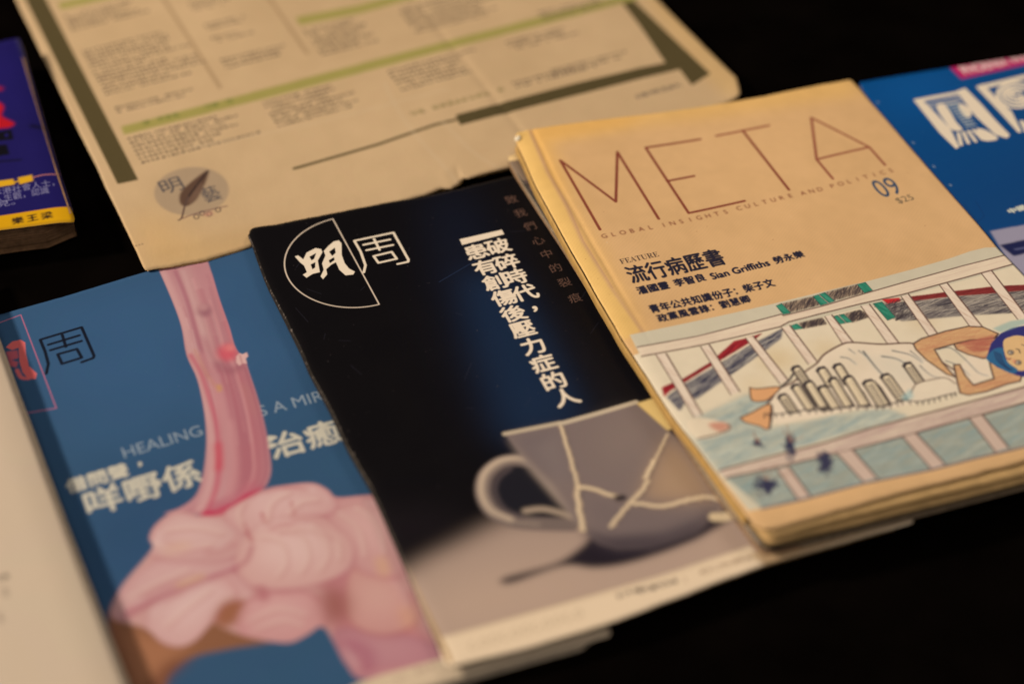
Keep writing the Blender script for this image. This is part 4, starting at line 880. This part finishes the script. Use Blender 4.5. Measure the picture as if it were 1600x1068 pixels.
# ================================================================== navy paperback, left
def make_navy():
    z = .0175; A = Art(z, (30, 58), 22.3, -.17, -.03, .03, .30, 3600, (26, 20, 78))
    zz = Z(0, 40, .3555)
    A.fill(zz((-300, 200), (60, 100), (100, 300), (-200, 400)), (30, 22, 92), 60, .6)
    A.line(zz((85, 55), (120, 150), (150, 270)), .0030, (92, 84, 120), .7, 3)
    A.fill(zz((-60, 330), (0, 340), (16, 362), (8, 398), (62, 428), (45, 446), (0, 452), (-80, 460)), (180, 18, 30), 2, 1, True); A.fill(zz((-40, 262), (14, 272), (8, 288), (-40, 285)), (150, 20, 40), 3)
    BK = (8, 8, 18)
    A.fill(zz((-60, 478), (50, 458), (60, 500), (-50, 512)), BK, 1); A.fill(zz((20, 475), (35, 472), (38, 488), (22, 492)), (26, 20, 78)); A.fill(zz((-60, 530), (30, 522), (42, 566), (-50, 580)), BK, 1)
    A.line(zz((-40, 600), (90, 590)), .0016, BK, .8, 2); A.line(zz((140, 440), (205, 448)), .003, BK, .8, 3)
    for q in (((-60, 690), (58, 674), (66, 698), (-50, 716)), ((78, 668), (140, 655), (146, 682), (86, 698)), ((-160, 710), (-75, 695), (-70, 720), (-150, 735))): A.fill(zz(*q), (216, 158, 26), 1)
    A.line(zz((60, 690), (80, 684)), .001, (216, 158, 26)); A.line(zz((143, 668), (190, 656), (262, 646)), .0009, (190, 112, 96), .9, 0, True)
    A.text('本港社會人士，', *zz((-30, 752), (240, 702), (-38, 722)), (136, 128, 148), 0); A.text('人生觀，認識', *zz((-20, 782), (218, 736), (-28, 752)), (136, 128, 148), 0); A.text('見。', *zz((-10, 800), (68, 786), (-18, 775)), (136, 128, 148), 0)
    A.fill(zz((-300, 875), (0, 836), (306, 789), (345, 870), (0, 915), (-300, 950)), (212, 152, 12)); A.line(zz((-300, 875), (0, 836), (306, 789)), .0006, (190, 110, 60), .7)
    for i, ch in enumerate('樂王梁'): A.char(ch, zz((78 + i * 64, 856 - i * 11))[0], .0058, (60, 40, 20), .5)
    A.mottle(.1, .02, 61); A.specks(40, (90, 84, 130), 62)
    cov = mat('navy_cover', rough=.42, spec=.3, img=A.image('navy_cover_print'), bump=.12)
    T = [(-260, 140), (30, 57)]; Rr = [(30, 57), (53, 136), (92.4, 267.5), (118, 345)]; B = [(-220, 396), (0, 360), (118, 345)]; L = [(-260, 140), (-220, 396)]
    root = thing('book', U((20, 250), 0), .0006, 'navy paperback book with yellow foot band and gold boxes at the left edge', 'book')
    o, G = sheet('front_cover', T, B, L, Rr, z, A, [cov, mat('navy_edge', alb((60, 50, 70)), .6)], root, 40, 50, .0004, lambda s, t: -.0012 * np.clip((s - .9) / .1, 0, 1) ** 2, (0, .0001, 0, .0001), (0, .001, 0, .003), 13)
    pb = mat('book_pages', alb((138, 100, 66)), .9, .1, bump=.4, vary=.25, vscale=300)
    block('page_block', ring(G), .0016, .0167, 22, pb, root, .0002, .0012)
    sheet('back_cover', list(G[0, ::8]), list(G[-1, ::8]), list(G[::8, 0]), list(G[::8, -1]), .0014, None, [mat('navy_back', alb((60, 46, 60)), .5)], root, 20, 20, .0005, None, (0, 0, 0, 0), (0, .001, 0, .003), 13, True)
    V, F = [], []; sp = G[:, -1]
    for p in sp[2:-2:3]:
        for zq_, e in ((.0166, 0), (.0150, .0006), (.008, .0008), (.003, .0006), (.0014, 0)): V.append((p[0] + .92 * e, p[1] + .38 * e, zq_))
    for i in range(len(V) // 5 - 1):
        for k in range(4): a = i * 5 + k; F.append((a, a + 5, a + 6, a + 1))
    me = bpy.data.meshes.new('spine'); me.from_pydata(V, [], F); link('spine', me, [mat('navy_spine', alb((24, 20, 66)), .45)], root)
make_navy()

# ================================================================== white open page, lower left
def make_white():
    z = .0150; A = Art(z, (0, 545), 24, -.12, -.06, .06, .24, 3500, (197, 171, 138), 1.0)
    A.mottle(.03, .04, 71); A.line([(-60, 480), (0, 560), (192, 1080)], .001, (170, 150, 124), .0)
    A.marks((-24, 905), .0075, 1, .003, .0032, (90, 76, 64), .8, 0, 72)
    A.text('II', (8, 932), (14, 930), (4, 918), (100, 84, 70), 0, 1)
    A.text('g', (0, 972), (7, 969), (-3, 958), (100, 84, 70), 0, 1)
    cov = mat('white_leaf', rough=.6, spec=.3, img=A.image('white_page_print'), bump=.15)
    T = [(-420, 520), (-52, 405)]; Rr = [(-52, 405), (0, 543), (66, 728), (130, 900), (196, 1070), (262, 1245)]; B = [(-200, 1380), (262, 1245)]; L = [(-420, 520), (-200, 1380)]
    root = thing('magazine', U((0, 900), 0), .0006, 'magazine lying open at a blank white page in the lower left corner', 'magazine')
    o, G = sheet('page', T, B, L, Rr, z, A, [cov, paper_edge], root, 50, 60, .0002, lambda s, t: -.0016 * np.clip((s - .86) / .14, 0, 1) ** 2, (0, 0, 0, .0001), (0, .001, 0, .001), 15)
    for i in range(3):
        d = np.array([.0011, -.0003]) * (i + 1) * .7
        sheet('page', list(G[0, ::8] + d), list(G[-1, ::8] + d), list(G[::8, 0]), list(G[::8, -1] + d), z - .0018 - .0007 * i, None, [paper_edge], root, 20, 60, .0002, lambda s, t: -.0010 * np.clip((s - .86) / .14, 0, 1) ** 2, (0, 0, 0, .0001), (0, .001, 0, .001), 16 + i, True)
    block('page_block', ring(G), .0050, z - .0055, 4, paper_edge, root, .0003, .0030)
    block('back_cover', ring(G), .0043, .0047, 1, paper_edge, root, .0001, .0030)
make_white()
